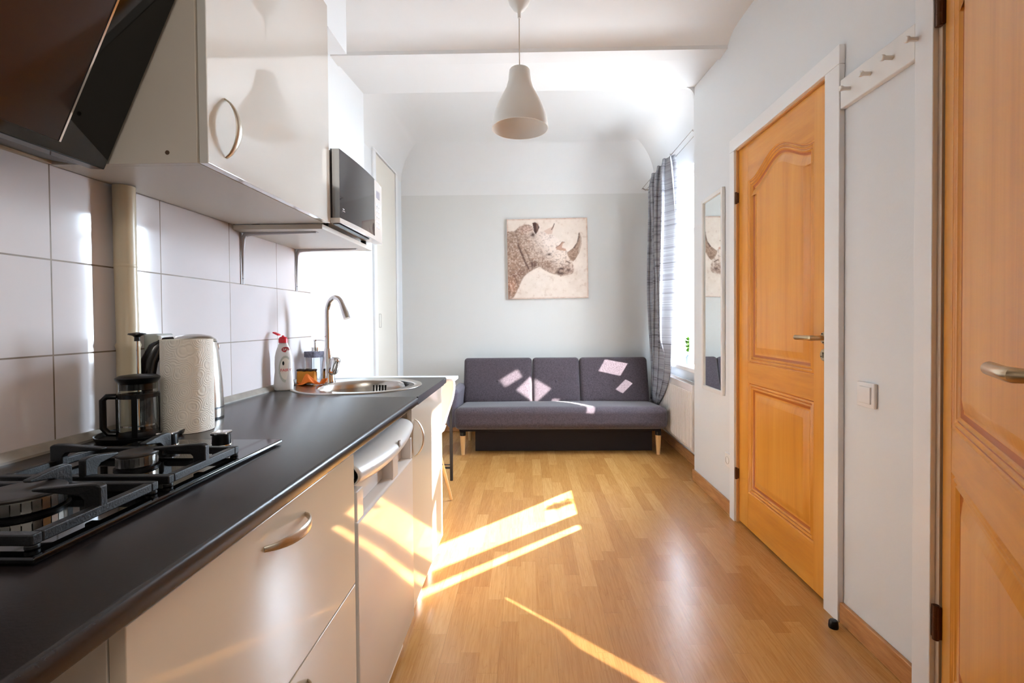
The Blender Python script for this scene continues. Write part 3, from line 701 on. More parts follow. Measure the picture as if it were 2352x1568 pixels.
# ------------------------------------------------------------------ pendant lamp
pe = thing('pendant_lamp', (-.033, 2.37, 2.09), 'white bell-shaped pendant lamp hanging from the ceiling', 'lamp')
cx, cy = -.033, 2.37
b = MB(); out = [(.046, 2.372), (.0505, 2.366), (.053, 2.345), (.056, 2.315), (.066, 2.28), (.085, 2.245), (.104, 2.21), (.120, 2.172), (.132, 2.135), (.138, 2.10), (.1385, 2.082)]
b.lathe([(.008, 2.372)]+out+[(r-.003, z) for r, z in out[::-1]]+[(.008, 2.369)], (cx, cy, 0), 64); obj('lamp_shade', b, SHADE, pe, ang=60)
b = MB(); b.tube([(cx, cy, 2.37), (cx, cy, 2.64)], .0028, 8); obj('cord', b, mat('white_cord', (206, 196, 184), .6), pe)
b = MB(); b.lathe([(1e-4, 2.618), (.007, 2.62), (.008, 2.645), (.011, 2.652), (.030, 2.665), (.050, 2.695), (.060, 2.735), (.062, 2.78), (1e-4, 2.78)], (cx, cy, 0), 40); obj('ceiling_rose', b, SHADE, pe, ang=60)
b = MB(); b.cyl((cx, cy, 2.30), .02, .07, 20); obj('bulb_holder', b, PLAST, pe)
b = MB(); b.lathe([(.013, 2.30), (.016, 2.285), (.030, 2.255), (.033, 2.23), (.024, 2.205), (1e-4, 2.197)], (cx, cy, 0), 24); obj('bulb', b, mat('opal_bulb', (235, 230, 222), .3), pe)

# ------------------------------------------------------------------ kitchen run
CZ, CB = .878, .850
LX, DX = -.386, -.406
wt = thing('worktop', (-.69, .9, CB), 'long dark speckled kitchen worktop', 'worktop')
# worktop with a round cut-out for the bowl
SX, SY = -.700, 1.950
b = MB()
prof = [(-.995, CB), (-.995, CZ), (LX-.006, CZ), (LX-.002, CZ-.002), (LX, CZ-.006), (LX, CB+.004), (LX-.003, CB)]
b.prism(prof, 'y', YF, 1.66); b.prism(prof, 'y', 2.17, 2.236)
hole = [(SX+.205*math.cos(t), SY+.205*math.sin(t)) for t in [2*PI*i/48 for i in range(48)]]
def rectpt(t):
    c, s = math.cos(t), math.sin(t); ks = []
    if c > 0: ks.append((LX-SX)/c)
    if c < 0: ks.append((-.995-SX)/c)
    if s > 0: ks.append((2.17-SY)/s)
    if s < 0: ks.append((1.66-SY)/s)
    k = min(ks); return (SX+k*c, SY+k*s)
ang = sorted([2*PI*i/48 for i in range(48)]+[math.atan2(a, b_) % (2*PI) for a in (2.17-SY, 1.66-SY) for b_ in (LX-SX, -.995-SX)])
for z in (CZ, CB):
    v = [(SX+.205*math.cos(t), SY+.205*math.sin(t), z) for t in ang]+[(*rectpt(t), z) for t in ang]; m_ = len(ang)
    b.add(v, [(i, (i+1) % m_, m_+(i+1) % m_, m_+i) for i in range(m_)])
b.add([(LX, 1.66, CB), (LX, 2.17, CB), (LX, 2.17, CZ), (LX, 1.66, CZ)], [(0, 1, 2, 3)])
b.add([(SX+.205*math.cos(t), SY+.205*math.sin(t), z) for z in (CB, CZ) for t in ang], [(i, (i+1) % m_, m_+(i+1) % m_, m_+i) for i in range(m_)])
obj('slab', b, COUNTER, wt, ang=50, fixn=False)
obj('sealing_strip', MB().prism([(-.996, CZ), (-.996, CZ+.020), (-.990, CZ+.020), (-.978, CZ+.005), (-.978, CZ)], 'y', YF, 2.18), SEAL, wt, label='pale grey strip along the tiles')
def bow_handle(root, p0, axis, length, proj=.030, w=.006, m=NICKEL):
    """bow handle; p0 centre on the front (x = face), axis 'y' or 'z'"""
    pts = []; rad = []; n = 16
    for i in range(n+1):
        t = -1+2*i/n; d = proj*(1-t*t)**.75; o_ = t*length/2
        p = Vector(p0)+Vector((d+.001, 0, 0))+(Vector((0, o_, 0)) if axis == 'y' else Vector((0, 0, o_)))
        pts.append(p); rad.append(.0045+.0055*(1-t*t))
    b = MB(); b.tube(pts, rad, 12, flat=.38, side=(0, 0, 1) if axis == 'y' else (0, 1, 0))
    return obj('handle', b, m, root)
FX = DX   # front plane of the doors
# drawer unit
du = thing('drawer_cabinet', (-.70, .78, 0), 'glossy cream two-drawer base cabinet under the hob', 'cabinet')
obj('carcass', MB().box(-.99, FX-.020, .468, .486, .10, CB).box(-.99, FX-.020, 1.080, 1.098, .10, CB).box(-.99, FX-.020, .486, 1.080, .10, .118).box(-.99, -.98, .486, 1.08, .118, CB).box(-.46, FX-.020, .486, 1.08, .118, CB-.005).box(-.80, -.462, .49, 1.08, 0, .099), MELA, du, bev=.001)
for z0, z1 in ((.535, .836), (.140, .531)):
    dr = obj('drawer', MB().box(FX-.018, FX, .468, 1.097, z0, z1), GLOSS, du, bev=.0012)
    bow_handle(dr, (FX, .785, z1-.042), 'y', .135)
# far base cabinet
bc = thing('base_cabinet', (-.70, 1.94, 0), 'glossy cream base cabinet at the far end under the sink', 'cabinet')
obj('carcass', MB().box(-.99, FX-.020, 1.645, 1.663, .10, CB).box(-.99, FX-.020, 2.200, 2.218, .10, CB).box(-.99, FX-.020, 1.663, 2.20, .10, .118).box(-.99, -.98, 1.663, 2.20, .118, CB).box(-.80, -.462, 1.65, 2.21, 0, .099).box(-.46, FX-.020, 1.663, 2.2, .118, .5), MELA, bc, bev=.001)
dr = obj('door', MB().box(FX-.018, FX, 1.647, 2.217, .140, .836), GLOSS, bc, bev=.0012); bow_handle(dr, (FX, 1.69, .728), 'z', .130)
# under-counter fridge
fg = thing('undercounter_fridge', (-.70, 1.37, 0), 'white undercounter fridge with a rounded grip lip', 'fridge')
y0, y1 = 1.107, 1.638
obj('body', MB().box(-.96, -.455, y0, y1, .02, .825), APPL, fg, bev=.004)
obj('plinth', MB().box(-.455, -.44, y0+.01, y1-.01, .02, .10), APPL, fg)
b = MB(); b.prism([(-.452, .105), (-.414, .105), (-.408, .111), (-.402, .125), (-.402, .668), (-.410, .674), (-.452, .674)], 'y', y0, y1)
for a, c_ in ((y0, y0+.045), (1.405, 1.462), (y1-.020, y1)): b.box(-.452, -.404, a, c_, .670, .742)
b.box(-.452, -.436, y0, y1, .674, .742)
dr = obj('door', b, APPL, fg, bev=.003, seg=3)
def lip(u, v):
    y = y0+(y1-y0)*u; bul = 1-(2*u-1)**2; zb = .742-.020*bul; t = v*PI
    prof_x = -.452+(.052+.020*bul)*(math.sin(t)**.6 if 0 < v < 1 else 0); return (prof_x, y, zb+(.815-zb)*v)
b = MB(); b.grid(lip, 30, 14); b.box(-.452, -.445, y0, y1, .735, .815)
lp = obj('grip_lip', b, APPLM, fg, ang=60, fixn=False, solid=.002)
b = MB(); b.prism([(1.385, .772), (1.402, .772), (1.398, .785), (1.405, .790), (1.388, .792)], 'x', -.3835, -.3795); obj('badge', b, mat('grey_badge', (150, 140, 134), .4), fg, label='small grey emblem')

# ------------------------------------------------------------------ gas hob
hb = thing('gas_hob', (-.684, .755, CZ), 'narrow black glass gas hob with two burners and cast iron supports', 'hob')
hx0, hx1, hy0, hy1 = -.838, -.532, .500, 1.020
b = MB(); b.box(hx0, hx1, hy0, hy1, CZ+.004, CZ+.011); obj('glass_plate', b, BLACKG, hb, bev=.0025, seg=3)
obj('underframe', MB().box(hx0+.010, hx1-.010, hy0+.010, hy1-.010, CZ, CZ+.0045), BLACKP, hb)
GZ = CZ+.011; CAPM = mat('burner_cap_enamel', (46, 38, 33), .45)
CROWN = mat('burner_alloy', (214, 208, 200), .22, metal=1)
def burner(x, y, r):
    b = MB(); b.cyl((x, y, GZ), r*1.06, .003, 40, mi=1); b.lathe([(r*.84, .003), (r*.84, .022)], (x, y, GZ), 40, mi=1)
    b.lathe([(r*.84, .006), (r*.93, .006), (r*.93, .009), (r*.84, .009)], (x, y, GZ), 40); b.lathe([(r*.84, .0205), (r*.96, .0205), (r*.96, .0225), (r*.84, .0225)], (x, y, GZ), 40)
    for k in range(28):
        t = 2*PI*k/28; b.M = Matrix.Translation((x, y, GZ)) @ Rz(t); b.box(r*.84, r*.96, -r*.094, r*.094, .006, .021)
    b.M = Matrix(); b.lathe([(r*.84, .0225), (r*.99, .0235), (r*1.0, .0255), (r*.97, .0275), (r*.86, .0286), (1e-4, .029)], (x, y, GZ), 44, mi=2)
    return obj('burner', b, [CROWN, BLACKP, CAPM], hb)
BXC = -.686
burner(BXC, .822, .031); burner(BXC, .632, .046)
def grate(ya, yb):
    b = MB(); x0, x1 = -.815, -.557; yc = (ya+yb)/2; xc = (x0+x1)/2; w, zl, zh = .0062, GZ+.005, GZ+.018
    b.box(x0-w, x1+w, ya-w, ya+w, zl, zh); b.box(x0-w, x1+w, yb-w, yb+w, zl, zh); b.box(x0-w, x0+w, ya+w, yb-w, zl, zh); b.box(x1-w, x1+w, ya+w, yb-w, zl, zh)
    def finger(px, py, dx, dy, l, hw=.0058):
        b.M = Matrix.Translation((px, py, 0)) @ Rz(math.atan2(dy, dx))
        b.prism([(-.006, zl), (-.006, GZ+.042), (.000, GZ+.045), (.016, GZ+.045), (l, GZ+.039), (l, GZ+.035), (.022, GZ+.030), (.016, GZ+.024), (.016, zl)], 'y', -hw, hw); b.M = Matrix()
    finger(xc, ya, 0, 1, .055); finger(xc, yb, 0, -1, .055); finger(x1, yc, -1, 0, .085); finger(x0, yc, 1, 0, .085)
    for px in (x0, x1):
        for py in (ya, yb): b.cyl((px, py, GZ), .007, .006, 12)
    return obj('pan_support', b, IRON, hb, bev=.0022)
grate(.522, .692); grate(.724, .890)
for (x, y) in ((-.636, .975), (-.748, .975)):
    b = MB(); b.lathe([(.0165, 0), (.0175, .003), (.0165, .022), (1e-4, .022)], (x, y, GZ), 32, mi=1); b.rbox((x, y, GZ+.0245), (.031, .030, .006), .0025, 3, Rz(.15)); b.lathe([(.019, 0), (.0185, .0015), (.017, .0015)], (x, y, GZ), 32)
    obj('knob', b, [CHROME, BLACKP], hb)

# ------------------------------------------------------------------ sink and tap
sn = thing('round_sink', (SX, SY, CZ), 'round stainless steel sink set into the worktop', 'sink')
b = MB(); RO = .258; bx = -.665
rim = [(1.0, .0006), (.995, .003), (.975, .0045), (.93, .0038), (.90, .0022)]
def ringpt(cx_, cy_, r, t, z): return (cx_+r*math.cos(t), cy_+r*.95*math.sin(t), CZ+z)
nn = 72; rows = []
for s_, z in rim: rows.append([ringpt(SX, SY, RO*s_, 2*PI*i/nn, z) for i in range(nn)])
for r, z in ((.197, .0020), (.192, .0005), (.186, -.006), (.182, -.03), (.176, -.10), (.165, -.135), (.140, -.152), (.06, -.160), (.035, -.161)): rows.append([ringpt(bx, SY, r, 2*PI*i/nn, z) for i in range(nn)])
vs = [p for r_ in rows for p in r_]; fs = [(k*nn+i, k*nn+(i+1) % nn, (k+1)*nn+(i+1) % nn, (k+1)*nn+i) for k in range(len(rows)-1) for i in range(nn)]
b.add(vs, fs); obj('basin', b, STEEL, sn, ang=50, fixn=False)
b = MB(); b.lathe([(.038, .001), (.036, .003), (.02, 0), (1e-4, -.002)], (bx, SY, CZ-.160), 24); obj('drain', b, CHROME, sn)
b = MB()
for k in range(-2, 3): b.box(bx+k*.013-.003, bx+k*.013+.003, SY+.168, SY+.1745, CZ-.048, CZ-.020)
obj('overflow', b, DARK, sn)
fa = thing('kitchen_tap', (-.872, 2.062, CZ+.003), 'chrome gooseneck kitchen tap behind the sink', 'tap')
tx, ty = -.872, 2.062
b = MB(); b.lathe([(1e-4, 0), (.031, 0), (.031, .004), (.029, .010), (.0265, .05), (.0225, .088), (.017, .115), (.0135, .145), (1e-4, .146)], (tx, ty, CZ+.003), 28)
pts = [(tx, ty, CZ+.10), (tx, ty, CZ+.15), (tx, ty, CZ+.26)]; dr_ = Vector((.93, -.36, 0)).normalized(); rg = .046
for i in range(1, 15): a = PI*i/14*.86; pts.append(Vector((tx, ty, CZ+.30))+dr_*(rg*(1-math.cos(a)))+Vector((0, 0, rg*1.5*math.sin(a))))
e_ = pts[-1]; pts.append(e_+dr_*.012+Vector((0, 0, -.028))); pts.append(e_+dr_*.022+Vector((0, 0, -.052)))
b.tube(pts, [.0115]*3+[.0105]*12+[.011, .0125, .0150, .0155][-len(pts)+15:] if False else [.0115 if i < 3 else (.0105 if i < len(pts)-4 else (.0112, .0125, .0145, .0150)[i-len(pts)+4]) for i in range(len(pts))], 18)
obj('spout', b, CHROME, fa, ang=50)
b = MB(); b.rbox((tx+.034, ty-.014, CZ+.074), (.040, .038, .080), .017, 3, RY(.25)); b.cyl((tx+.012, ty-.004, CZ+.055), .014, .03, 20, RY(PI/2)); obj('lever', b, CHROME, fa, ang=80, fixn=False)

# ------------------------------------------------------------------ washing-up corner
wb_ = thing('dish_soap_bottle', (-.950, 1.838, CZ), 'white washing-up liquid bottle with open red flip cap', 'bottle')
bp = [(1e-4, 0), (.030, 0), (.034, .004), (.0355, .02), (.034, .045), (.031, .075), (.0315, .105), (.0305, .13), (.026, .152), (.019, .172), (.0150, .182), (.0145, .186), (1e-4, .186)]
obj('bottle_body', MB().lathe(bp, (-.950, 1.838, CZ), 36, Rz(.3), sy=.62), PLAST, wb_, ang=60)
RED = mat('red_plastic', (214, 28, 48), .35)
b = MB(); b.lathe([(1e-4, 0), (.0165, 0), (.0165, .014), (.012, .022), (.005, .024), (.004, .028), (1e-4, .029)], (-.950, 1.838, CZ+.184), 24)
b.rbox((-.972, 1.832, CZ+.219), (.026, .020, .006), .003, 2, RY(.45)); obj('flip_cap', b, RED, wb_, ang=60)
Mb = Matrix.Translation((0, 0, 0)) @ Rz(.62) @ Matrix.Translation((0, -.0225, 0)) 
lab = MB(); lab.M = Mb
def on_bottle(x, z, k):   # point on a curved label hugging the bottle
    r = .0325; t = x/r; return (r*math.sin(t)*1.0, .0225-.0205*math.cos(t)-.003*k-.0015, z)
def label_patch(mb, cx_, cz_, rx, rz_, k, mi=0, n=24):
    vs = [on_bottle(cx_, cz_, k)]+[on_bottle(cx_+rx*math.cos(2*PI*i/n), cz_+rz_*math.sin(2*PI*i/n), k) for i in range(n)]
    mb.add(vs, [(0, 1+i, 1+(i+1) % n) for i in range(n)], mi)
label_patch(lab, .004, .083, .025, .052, .25, 0); label_patch(lab, .004, .084, .020, .042, .35, 1); label_patch(lab, .006, .158, .015, .0105, -1.3, 2); label_patch(lab, -.004, .106, .0035, .008, .45, 3)
obj('label', lab, [mat('label_grey_white', (196, 200, 190), .4), mat('label_white', (240, 236, 226), .4), mat('label_red', (176, 40, 52), .4), DARK], wb_, local=True, label='oval printed label')
MT = Mb @ Matrix.Translation((.004, -.0035, .079)) @ RX(PI/2); text('lettering', 'FAIRY', .0150, MT, RED, wb_)
MT = Mb @ Matrix.Translation((.006, .0005+.0035, .158)) @ RX(PI/2); text('lettering', 'SAV', .0125, MT, PLAST, wb_)
sp_ = thing('kitchen_sponge', (-.925, 1.985, CZ+.004), 'yellow-brown kitchen sponge leaning by the tap', 'sponge')
obj('foam', MB().rbox((-.928, 1.985, CZ+.032), (.075, .035, .054), .008, 5, Rz(.05) @ RX(-.1)), mat('ochre_foam', (196, 128, 40), .9, bump=.6, bscale=500), sp_, ang=80, fixn=False)
obj('scouring_pad', MB().rbox((-.928, 1.986, CZ+.0625), (.073, .036, .008), .003, 5, Rz(.05) @ RX(-.1), lambda p, q: p+Vector((0, 0, .0025*math.sin(p.x*190)))), mat('dark_scourer', (58, 44, 34), .95, bump=.8, bscale=700), sp_, ang=80, fixn=False)
def cloth(u, v):
    x = -.955+.110*u; y = 1.945+.035*v; c_ = math.exp(-((u-.45)/.17)**2)*(1-abs(v-.5)*1.5)
    z = CZ+.006+.044*max(0, c_)+.018*math.exp(-((u-.02)/.1)**2)*v+.022*max(0, (u-.84)/.16)**1.2
    return (x+.008*math.sin(7*v+3*u), y-.01*math.sin(5*u), z)
obj('cleaning_cloth', MB().grid(cloth, 40, 16), mat('orange_cloth', (226, 116, 34), .85, bump=.3, bscale=600), label='orange cleaning cloth crumpled in front of the sponge', cat='cloth', solid=.002, ang=70, fixn=False)
sd_ = thing('soap_dispenser', (-.945, 2.105, CZ), 'clear square soap dispenser with grey collar and metal pump', 'soap dispenser', rz=-.5)
o = MB().rbox((0, 0, .055), (.062, .062, .110), .006, 2); obj('bottle', o, mat('frosted_clear_glass', (226, 232, 240), .08, trans=.75, ior=1.3), sd_, local=True, ang=60, fixn=False)
o = MB().rbox((0, 0, .121), (.066, .066, .026), .002, 3); obj('collar', o, mat('grey_patterned_collar', (112, 112, 128), .35, var=.4, vscale=90), sd_, local=True, ang=60, fixn=False)
o = MB(); o.lathe([(.0165, .134), (.0165, .152), (.006, .154), (.006, .178), (.0075, .180), (.0075, .186), (1e-4, .187)], (0, 0, 0), 20); o.tube([(0, 0, .182), (.022, .012, .183), (.038, .020, .179)], [.0035, .003, .0022], 8)
obj('pump', o, CHROME, sd_, local=True)

# ------------------------------------------------------------------ kettle, roll, press, tray
ke = thing('electric_kettle', (-.914, 1.292, CZ), 'brushed steel electric kettle with black handle behind the paper roll', 'kettle')
kx, ky = -.914, 1.292; KS = .86
b = MB(); b.lathe([(1e-4, 0), (0.0671, 0), (0.0679, .004), (0.0679, .006)], (kx, ky, CZ), 48, mi=1); b.lathe([(0.0679, .006), (0.0688, .018), (0.0688, .028)], (kx, ky, CZ), 48); b.lathe([(0.0688, .028), (0.0675, .031), (0.0675, .033)], (kx, ky, CZ), 48, mi=1)
b.lathe([(0.0675, .033), (0.0667, .07), (0.0645, .11), (0.0611, .15), (0.0568, .19), (0.0533, .212)], (kx, ky, CZ), 48); obj('kettle_body', b, [STEEL, BLACKP], ke, ang=50)
b = MB(); b.lathe([(0.0542, .212), (0.0516, .218), (0.0387, .227), (0.0172, .232), (1e-4, .233)], (kx, ky, CZ), 48); b.lathe([(0.0529, .209), (0.0546, .212)], (kx, ky, CZ), 48, mi=1); obj('lid', b, [STEEL, BLACKP], ke, ang=50)
hd = Vector((-.60, -.80, 0)).normalized(); K = Vector((kx, ky, CZ))
b = MB(); b.tube([K+hd*0.0473+Vector((0, 0, .216)), K+hd*0.0671+Vector((0, 0, .213)), K+hd*0.0860+Vector((0, 0, .197)), K+hd*0.1006+Vector((0, 0, .165)), K+hd*0.1066+Vector((0, 0, .125)), K+hd*0.1049+Vector((0, 0, .08)), K+hd*0.0963+Vector((0, 0, .045)), K+hd*0.0705+Vector((0, 0, .032))], [.011, .014, .018, .019, .019, .018, .015, .012], 16, flat=.8); obj('handle', b, mat('gloss_black_plastic', (12, 9, 12), .15), ke, ang=60)
b = MB(); b.rbox(K+Vector((.030, .042, .196)), (.022, .022, .022), .008, 2, Rz(.9)); obj('spout', b, STEEL, ke, ang=80, fixn=False)
# paper towel roll with embossed rings
g = NT('embossed_paper'); tc = g.N.new('ShaderNodeTexCoord'); sp = g.N.new('ShaderNodeSeparateXYZ'); g.L.new(tc.outputs['UV'], sp.inputs[0]); u, v, _ = sp.outputs
vo = g.N.new('ShaderNodeTexVoronoi'); vo.inputs['Scale'].default_value = 1; g.L.new(g.xyz(g.math('MULTIPLY', u, 11), g.math('MULTIPLY', v, 6.2), 0), vo.inputs['Vector'])
rg_ = g.math('SINE', g.math('MULTIPLY', vo.outputs['Distance'], 52)); g.bump(rg_, .35, .001)
g.b.inputs['Base Color'].default_value = lin((246, 238, 224)); g.b.inputs['Roughness'].default_value = .92
def roll_fn(u, v):
    r = .0545+.0003*math.sin(9*u*2*PI); t = 2*PI*u; return (PX+r*math.cos(t), PY+r*math.sin(t), CZ+.001+.222*v)
PX, PY = -.836, 1.158
pr_ = thing('paper_towel_roll', (PX, PY, CZ), 'embossed paper towel roll standing by the hob', 'paper towels')
obj('roll', MB().grid(roll_fn, 90, 8, uv=True), g.m, pr_, ang=70, fixn=False)
b = MB(); b.lathe([(.020, 0), (.0543, 0)], (PX, PY, CZ+.223), 48); b.lathe([(.020, 0), (.0543, 0)], (PX, PY, CZ+.001), 48); b.lathe([(.020, .222), (.020, 0)], (PX, PY, CZ+.001), 32, mi=1); obj('roll_ends', b, [PAPER, mat('cardboard', (170, 140, 104), .9)], pr_, fixn=False)
# tray
b = MB(); b.lathe([(1e-4, 0), (.078, 0), (.084, .006), (.086, .014), (.083, .014), (.079, .006), (1e-4, .004)], (-.892, 1.085, CZ), 48); obj('round_tray', b, BLACKP, label='round black tray against the tiles behind the hob', cat='tray')
fp = thing('french_press', (-.880, 1.098, CZ+.005), 'glass coffee press with black frame beside the paper roll', 'coffee press')
fx, fy, fz = -.884, 1.066, CZ+.005
b = MB(); b.lathe([(1e-4, 0.0074), (0.0344, 0.0074), (0.0361, 0.0112), (0.0361, 0.1283), (0.0378, 0.1321), (0.0365, 0.1321), (0.0348, 0.1283), (0.0348, 0.013), (1e-4, 0.0093)], (fx, fy, fz), 36); obj('beaker', b, GLASS, fp, ang=50)
b = MB(); b.lathe([(1e-4, 0), (0.0396, 0.), (0.0404, 0.0056), (0.0378, 0.0167), (0.037, 0.0167), (0.037, 0.0074), (1e-4, 0.0065)], (fx, fy, fz), 32); b.lathe([(0.0372, 0.0911), (0.0391, 0.0911), (0.0391, 0.1004), (0.0372, 0.1004), (0.0372, 0.0911)], (fx, fy, fz), 32)
for k in range(4):
    b.M = Matrix.Translation((fx, fy, fz)) @ Rz(.5+k*PI/2); b.box(.0372, .0398, -.005, .005, .0075, .098); b.M = Matrix()
obj('frame', b, BLACKP, fp)
h_ = Vector((-.82, -.57, 0)).normalized(); F = Vector((fx, fy, fz))
b = MB(); b.tube([F+h_*0.0387+Vector((0, 0, 0.0958)), F+h_*0.0546+Vector((0, 0, 0.0967)), F+h_*0.0616+Vector((0, 0, 0.0893)), F+h_*0.0616+Vector((0, 0, 0.0279)), F+h_*0.0528+Vector((0, 0, 0.0149)), F+h_*0.0396+Vector((0, 0, 0.0130))], .0065, 12, flat=1.3); obj('handle', b, BLACKP, fp)
b = MB(); b.lathe([(0.0348, 0.1228), (0.0408, 0.1321), (0.0413, 0.1358), (0.0344, 0.1404), (0.0103, 0.1432), (1e-4, 0.1432)], (fx, fy, fz), 32); b.lathe([(0.0348, 0.1097), (0.0348, 0.1228)], (fx, fy, fz), 32); obj('lid', b, BLACKP, fp)
b = MB(); b.tube([F+Vector((0, 0, .02)), F+Vector((0, 0, .220))], .0022, 8); b.lathe([(1e-4, 0.0279), (0.0327, 0.0279), (0.0331, 0.0316), (1e-4, 0.0316)], (fx, fy, fz), 30); b.lathe([(1e-4, 0.2176), (0.0056, 0.2176), (0.0053, 0.2269), (0.0086, 0.2297), (0.0172, 0.2325), (0.0163, 0.2353), (1e-4, 0.2381)], (fx, fy, fz), 24, mi=1); obj('plunger', b, [CHROME, BLACKP], fp)

# ------------------------------------------------------------------ pipe and socket by the tiles
b = MB(); b.tube([(-.969, 1.142, CZ+.006), (-.969, 1.142, 1.08), (-.969, 1.142, 1.088), (-.969, 1.142, 1.096), (-.970, 1.140, 1.28), (-.970, 1.140, 1.470)], [.0235, .0235, .026, .0225, .0225, .0225], 24); b.lathe([(.0225, 0), (.0238, .004), (.0225, .008)], (-.970, 1.14, 1.275), 24)
obj('heating_pipe', b, CREAM, label='cream painted vertical pipe against the tiles', cat='pipe', ang=60)
ks = thing('wall_socket', (-.985, 1.262, 1.06), 'grey surface socket on the tiles behind the kettle', 'socket')
obj('box', MB().rbox((-.978, 1.250, 1.082), (.036, .06, .062), .005, 2), mat('greenish_grey_plastic', (168, 172, 164), .4), ks, ang=80, fixn=False)
obj('cover', MB().rbox((-.958, 1.250, 1.084), (.008, .05, .05), .003, 2), PLAST, ks, ang=80, fixn=False)

# ------------------------------------------------------------------ wall cabinet, shelf, microwave, hood
UZ0, UZ1 = 1.472, 2.195
uc = thing('wall_cabinet', (-.83, 1.29, UZ0), 'glossy white wall cabinet above the kettle', 'cabinet')
obj('carcass', MB().box(-.994, -.683, .985, 1.001, UZ0, UZ1).box(-.994, -.683, 1.584, 1.600, UZ0, UZ1).box(-.994, -.683, 1.001, 1.584, UZ0, UZ0+.016).box(-.994, -.683, 1.001, 1.584, UZ1-.016, UZ1).box(-.994, -.99, 1.001, 1.584, UZ0, UZ1), MELA, uc, bev=.0008)
dr = obj('door', MB().box(-.680, -.661, .987, 1.599, UZ0, UZ1-.002), mat('white_gloss_door', (226, 221, 212), .05, coat=1, coat_rough=.02, ior=1.7), uc, bev=.0015); bow_handle(dr, (-.661, 1.046, 1.566), 'z', .128)
CAP = mat('brown_cap', (96, 74, 56), .6)
for x in (-.966, -.745): obj('screw_cap', MB().cyl((x, .9852, UZ0+.022), .0045, .001, 14, RX(PI/2)), CAP, uc)
sh = thing('wall_shelf', (-.84, 1.86, 1.455), 'white shelf board on two brackets holding the microwave', 'shelf')
obj('board', MB().box(-.994, -.690, 1.603, 2.118, 1.454, 1.471), MELA, sh, bev=.0012)
BR = mat('bracket_enamel', (190, 184, 184), .35)
for y in (1.655, 2.045):
    b = MB(); pts = [(-.9935, 1.285), (-.9935, 1.44), (-.990, 1.4485), (-.98, 1.4525), (-.76, 1.4535)]
    b.tube([(-.9945, y, 1.275), (-.992, y, 1.38), (-.990, y, 1.43), (-.982, y, 1.446), (-.965, y, 1.4495), (-.90, y, 1.4505), (-.735, y, 1.4525)], [.0022, .005, .0075, .008, .0075, .0055, .002], 10)
    b.box(-.9955, -.9935, y-.010, y+.010, 1.275, 1.453); b.box(-.994, -.73, y-.010, y+.010, 1.4525, 1.4540)
    b.cyl((-.9937, y, 1.295), .003, .002, 10, RY(PI/2), 1); b.cyl((-.9937, y, 1.41), .003, .002, 10, RY(PI/2), 1)
    obj('bracket', b, [BR, DARK], sh)
mw = thing('microwave_oven', (-.82, 1.83, 1.471), 'white microwave with dark mirrored door on the wall shelf', 'microwave')
m0, m1 = 1.609, 2.075
obj('body', MB().box(-.97, -.664, m0, m1, 1.484, 1.722), APPL, mw, bev=.004)
for y in (m0+.04, m1-.04):
    for x in (-.94, -.70): obj('foot', MB().cyl((x, y, 1.471), .012, .013, 16), BLACKP, mw)
def bulge(y): t = (y-m0)/(m1-m0); return -.632+.010*math.sin(PI*min(1, max(0, t)))
def front_slab(name, ya, yb, z0, z1, m, dx=0, **k):
    n = 24; pl_ = [(-.663, ya)]+[(bulge(ya+(yb-ya)*i/n)+dx, ya+(yb-ya)*i/n) for i in range(n+1)]+[(-.663, yb)]
    return obj(name, MB().prism(pl_, 'z', z0, z1), m, mw, ang=40, **k)
front_slab('base_trim', m0, m1, 1.476, 1.492, APPL)
dr = front_slab('door', m0, 1.955, 1.492, 1.724, mat('mirrored_black_glass', (34, 30, 34), .04, ior=2.2))
pn = front_slab('control_panel', 1.957, m1, 1.492, 1.724, APPL)
b = MB(); xb = bulge(2.01)
b.box(bulge(2.0)-.002, bulge(2.0)+.001, 1.975, 2.03, 1.655, 1.685); obj('display', b, mat('grey_display', (140, 132, 140), .3), pn)
b = MB()
for i in range(5):
    for j in range(2): b.box(bulge(1.985+j*.03)-.003, bulge(1.985+j*.03)+.001, 1.975+j*.03, 1.997+j*.03, 1.62-i*.022, 1.630-i*.022)
obj('buttons', b, mat('button_grey', (196, 192, 196), .4), pn)
b = MB(); b.box(bulge(1.63)+.0004, bulge(1.64)+.0006, 1.628, 1.650, 1.519, 1.5205); b.box(bulge(1.63)+.0004, bulge(1.64)+.0006, 1.630, 1.644, 1.525, 1.528); obj('badge', b, PLAST, dr, label='tiny pale maker badge')
b = MB()
for i in range(2): b.box(-.66, -.640+.004*i, 1.62, 1.93, 1.4725+i*.0035, 1.4745+i*.0035)
obj('vent_slats', b, BLACKP, mw)

hood = thing('range_hood', (-.85, .68, 1.456), 'angled black glass range hood above the hob', 'range hood')
a_, b__ = .36, .978
z_b, z_t = 1.458, 2.06; x_b = -.872; sl = .451; x_t = x_b+sl*(z_t-z_b)
obj('body', MB().prism([(-.99, z_b+.02), (x_b-.03, z_b+.004), (x_t-.03, z_t), (-.99, z_t)], 'y', a_+.02, b__-.012), BLACKP, hood, bev=.003)
obj('side_glass', MB().prism([(x_b-.030, z_b+.002), (x_b, z_b), (x_t, z_t), (x_t-.030, z_t+.002)], 'y', a_, b__), BLACKG, hood, bev=.002)
nrm = Vector((1, 0, -sl)).normalized(); P0 = Vector((x_b, 0, z_b)); dd = Vector((sl, 0, 1)).normalized()
cp = MB(); sA = .022; L_ = (z_t-z_b)/dd.z-.02
def hp(y, s, h): p = P0+dd*s+nrm*h; return (p.x, y, p.z)
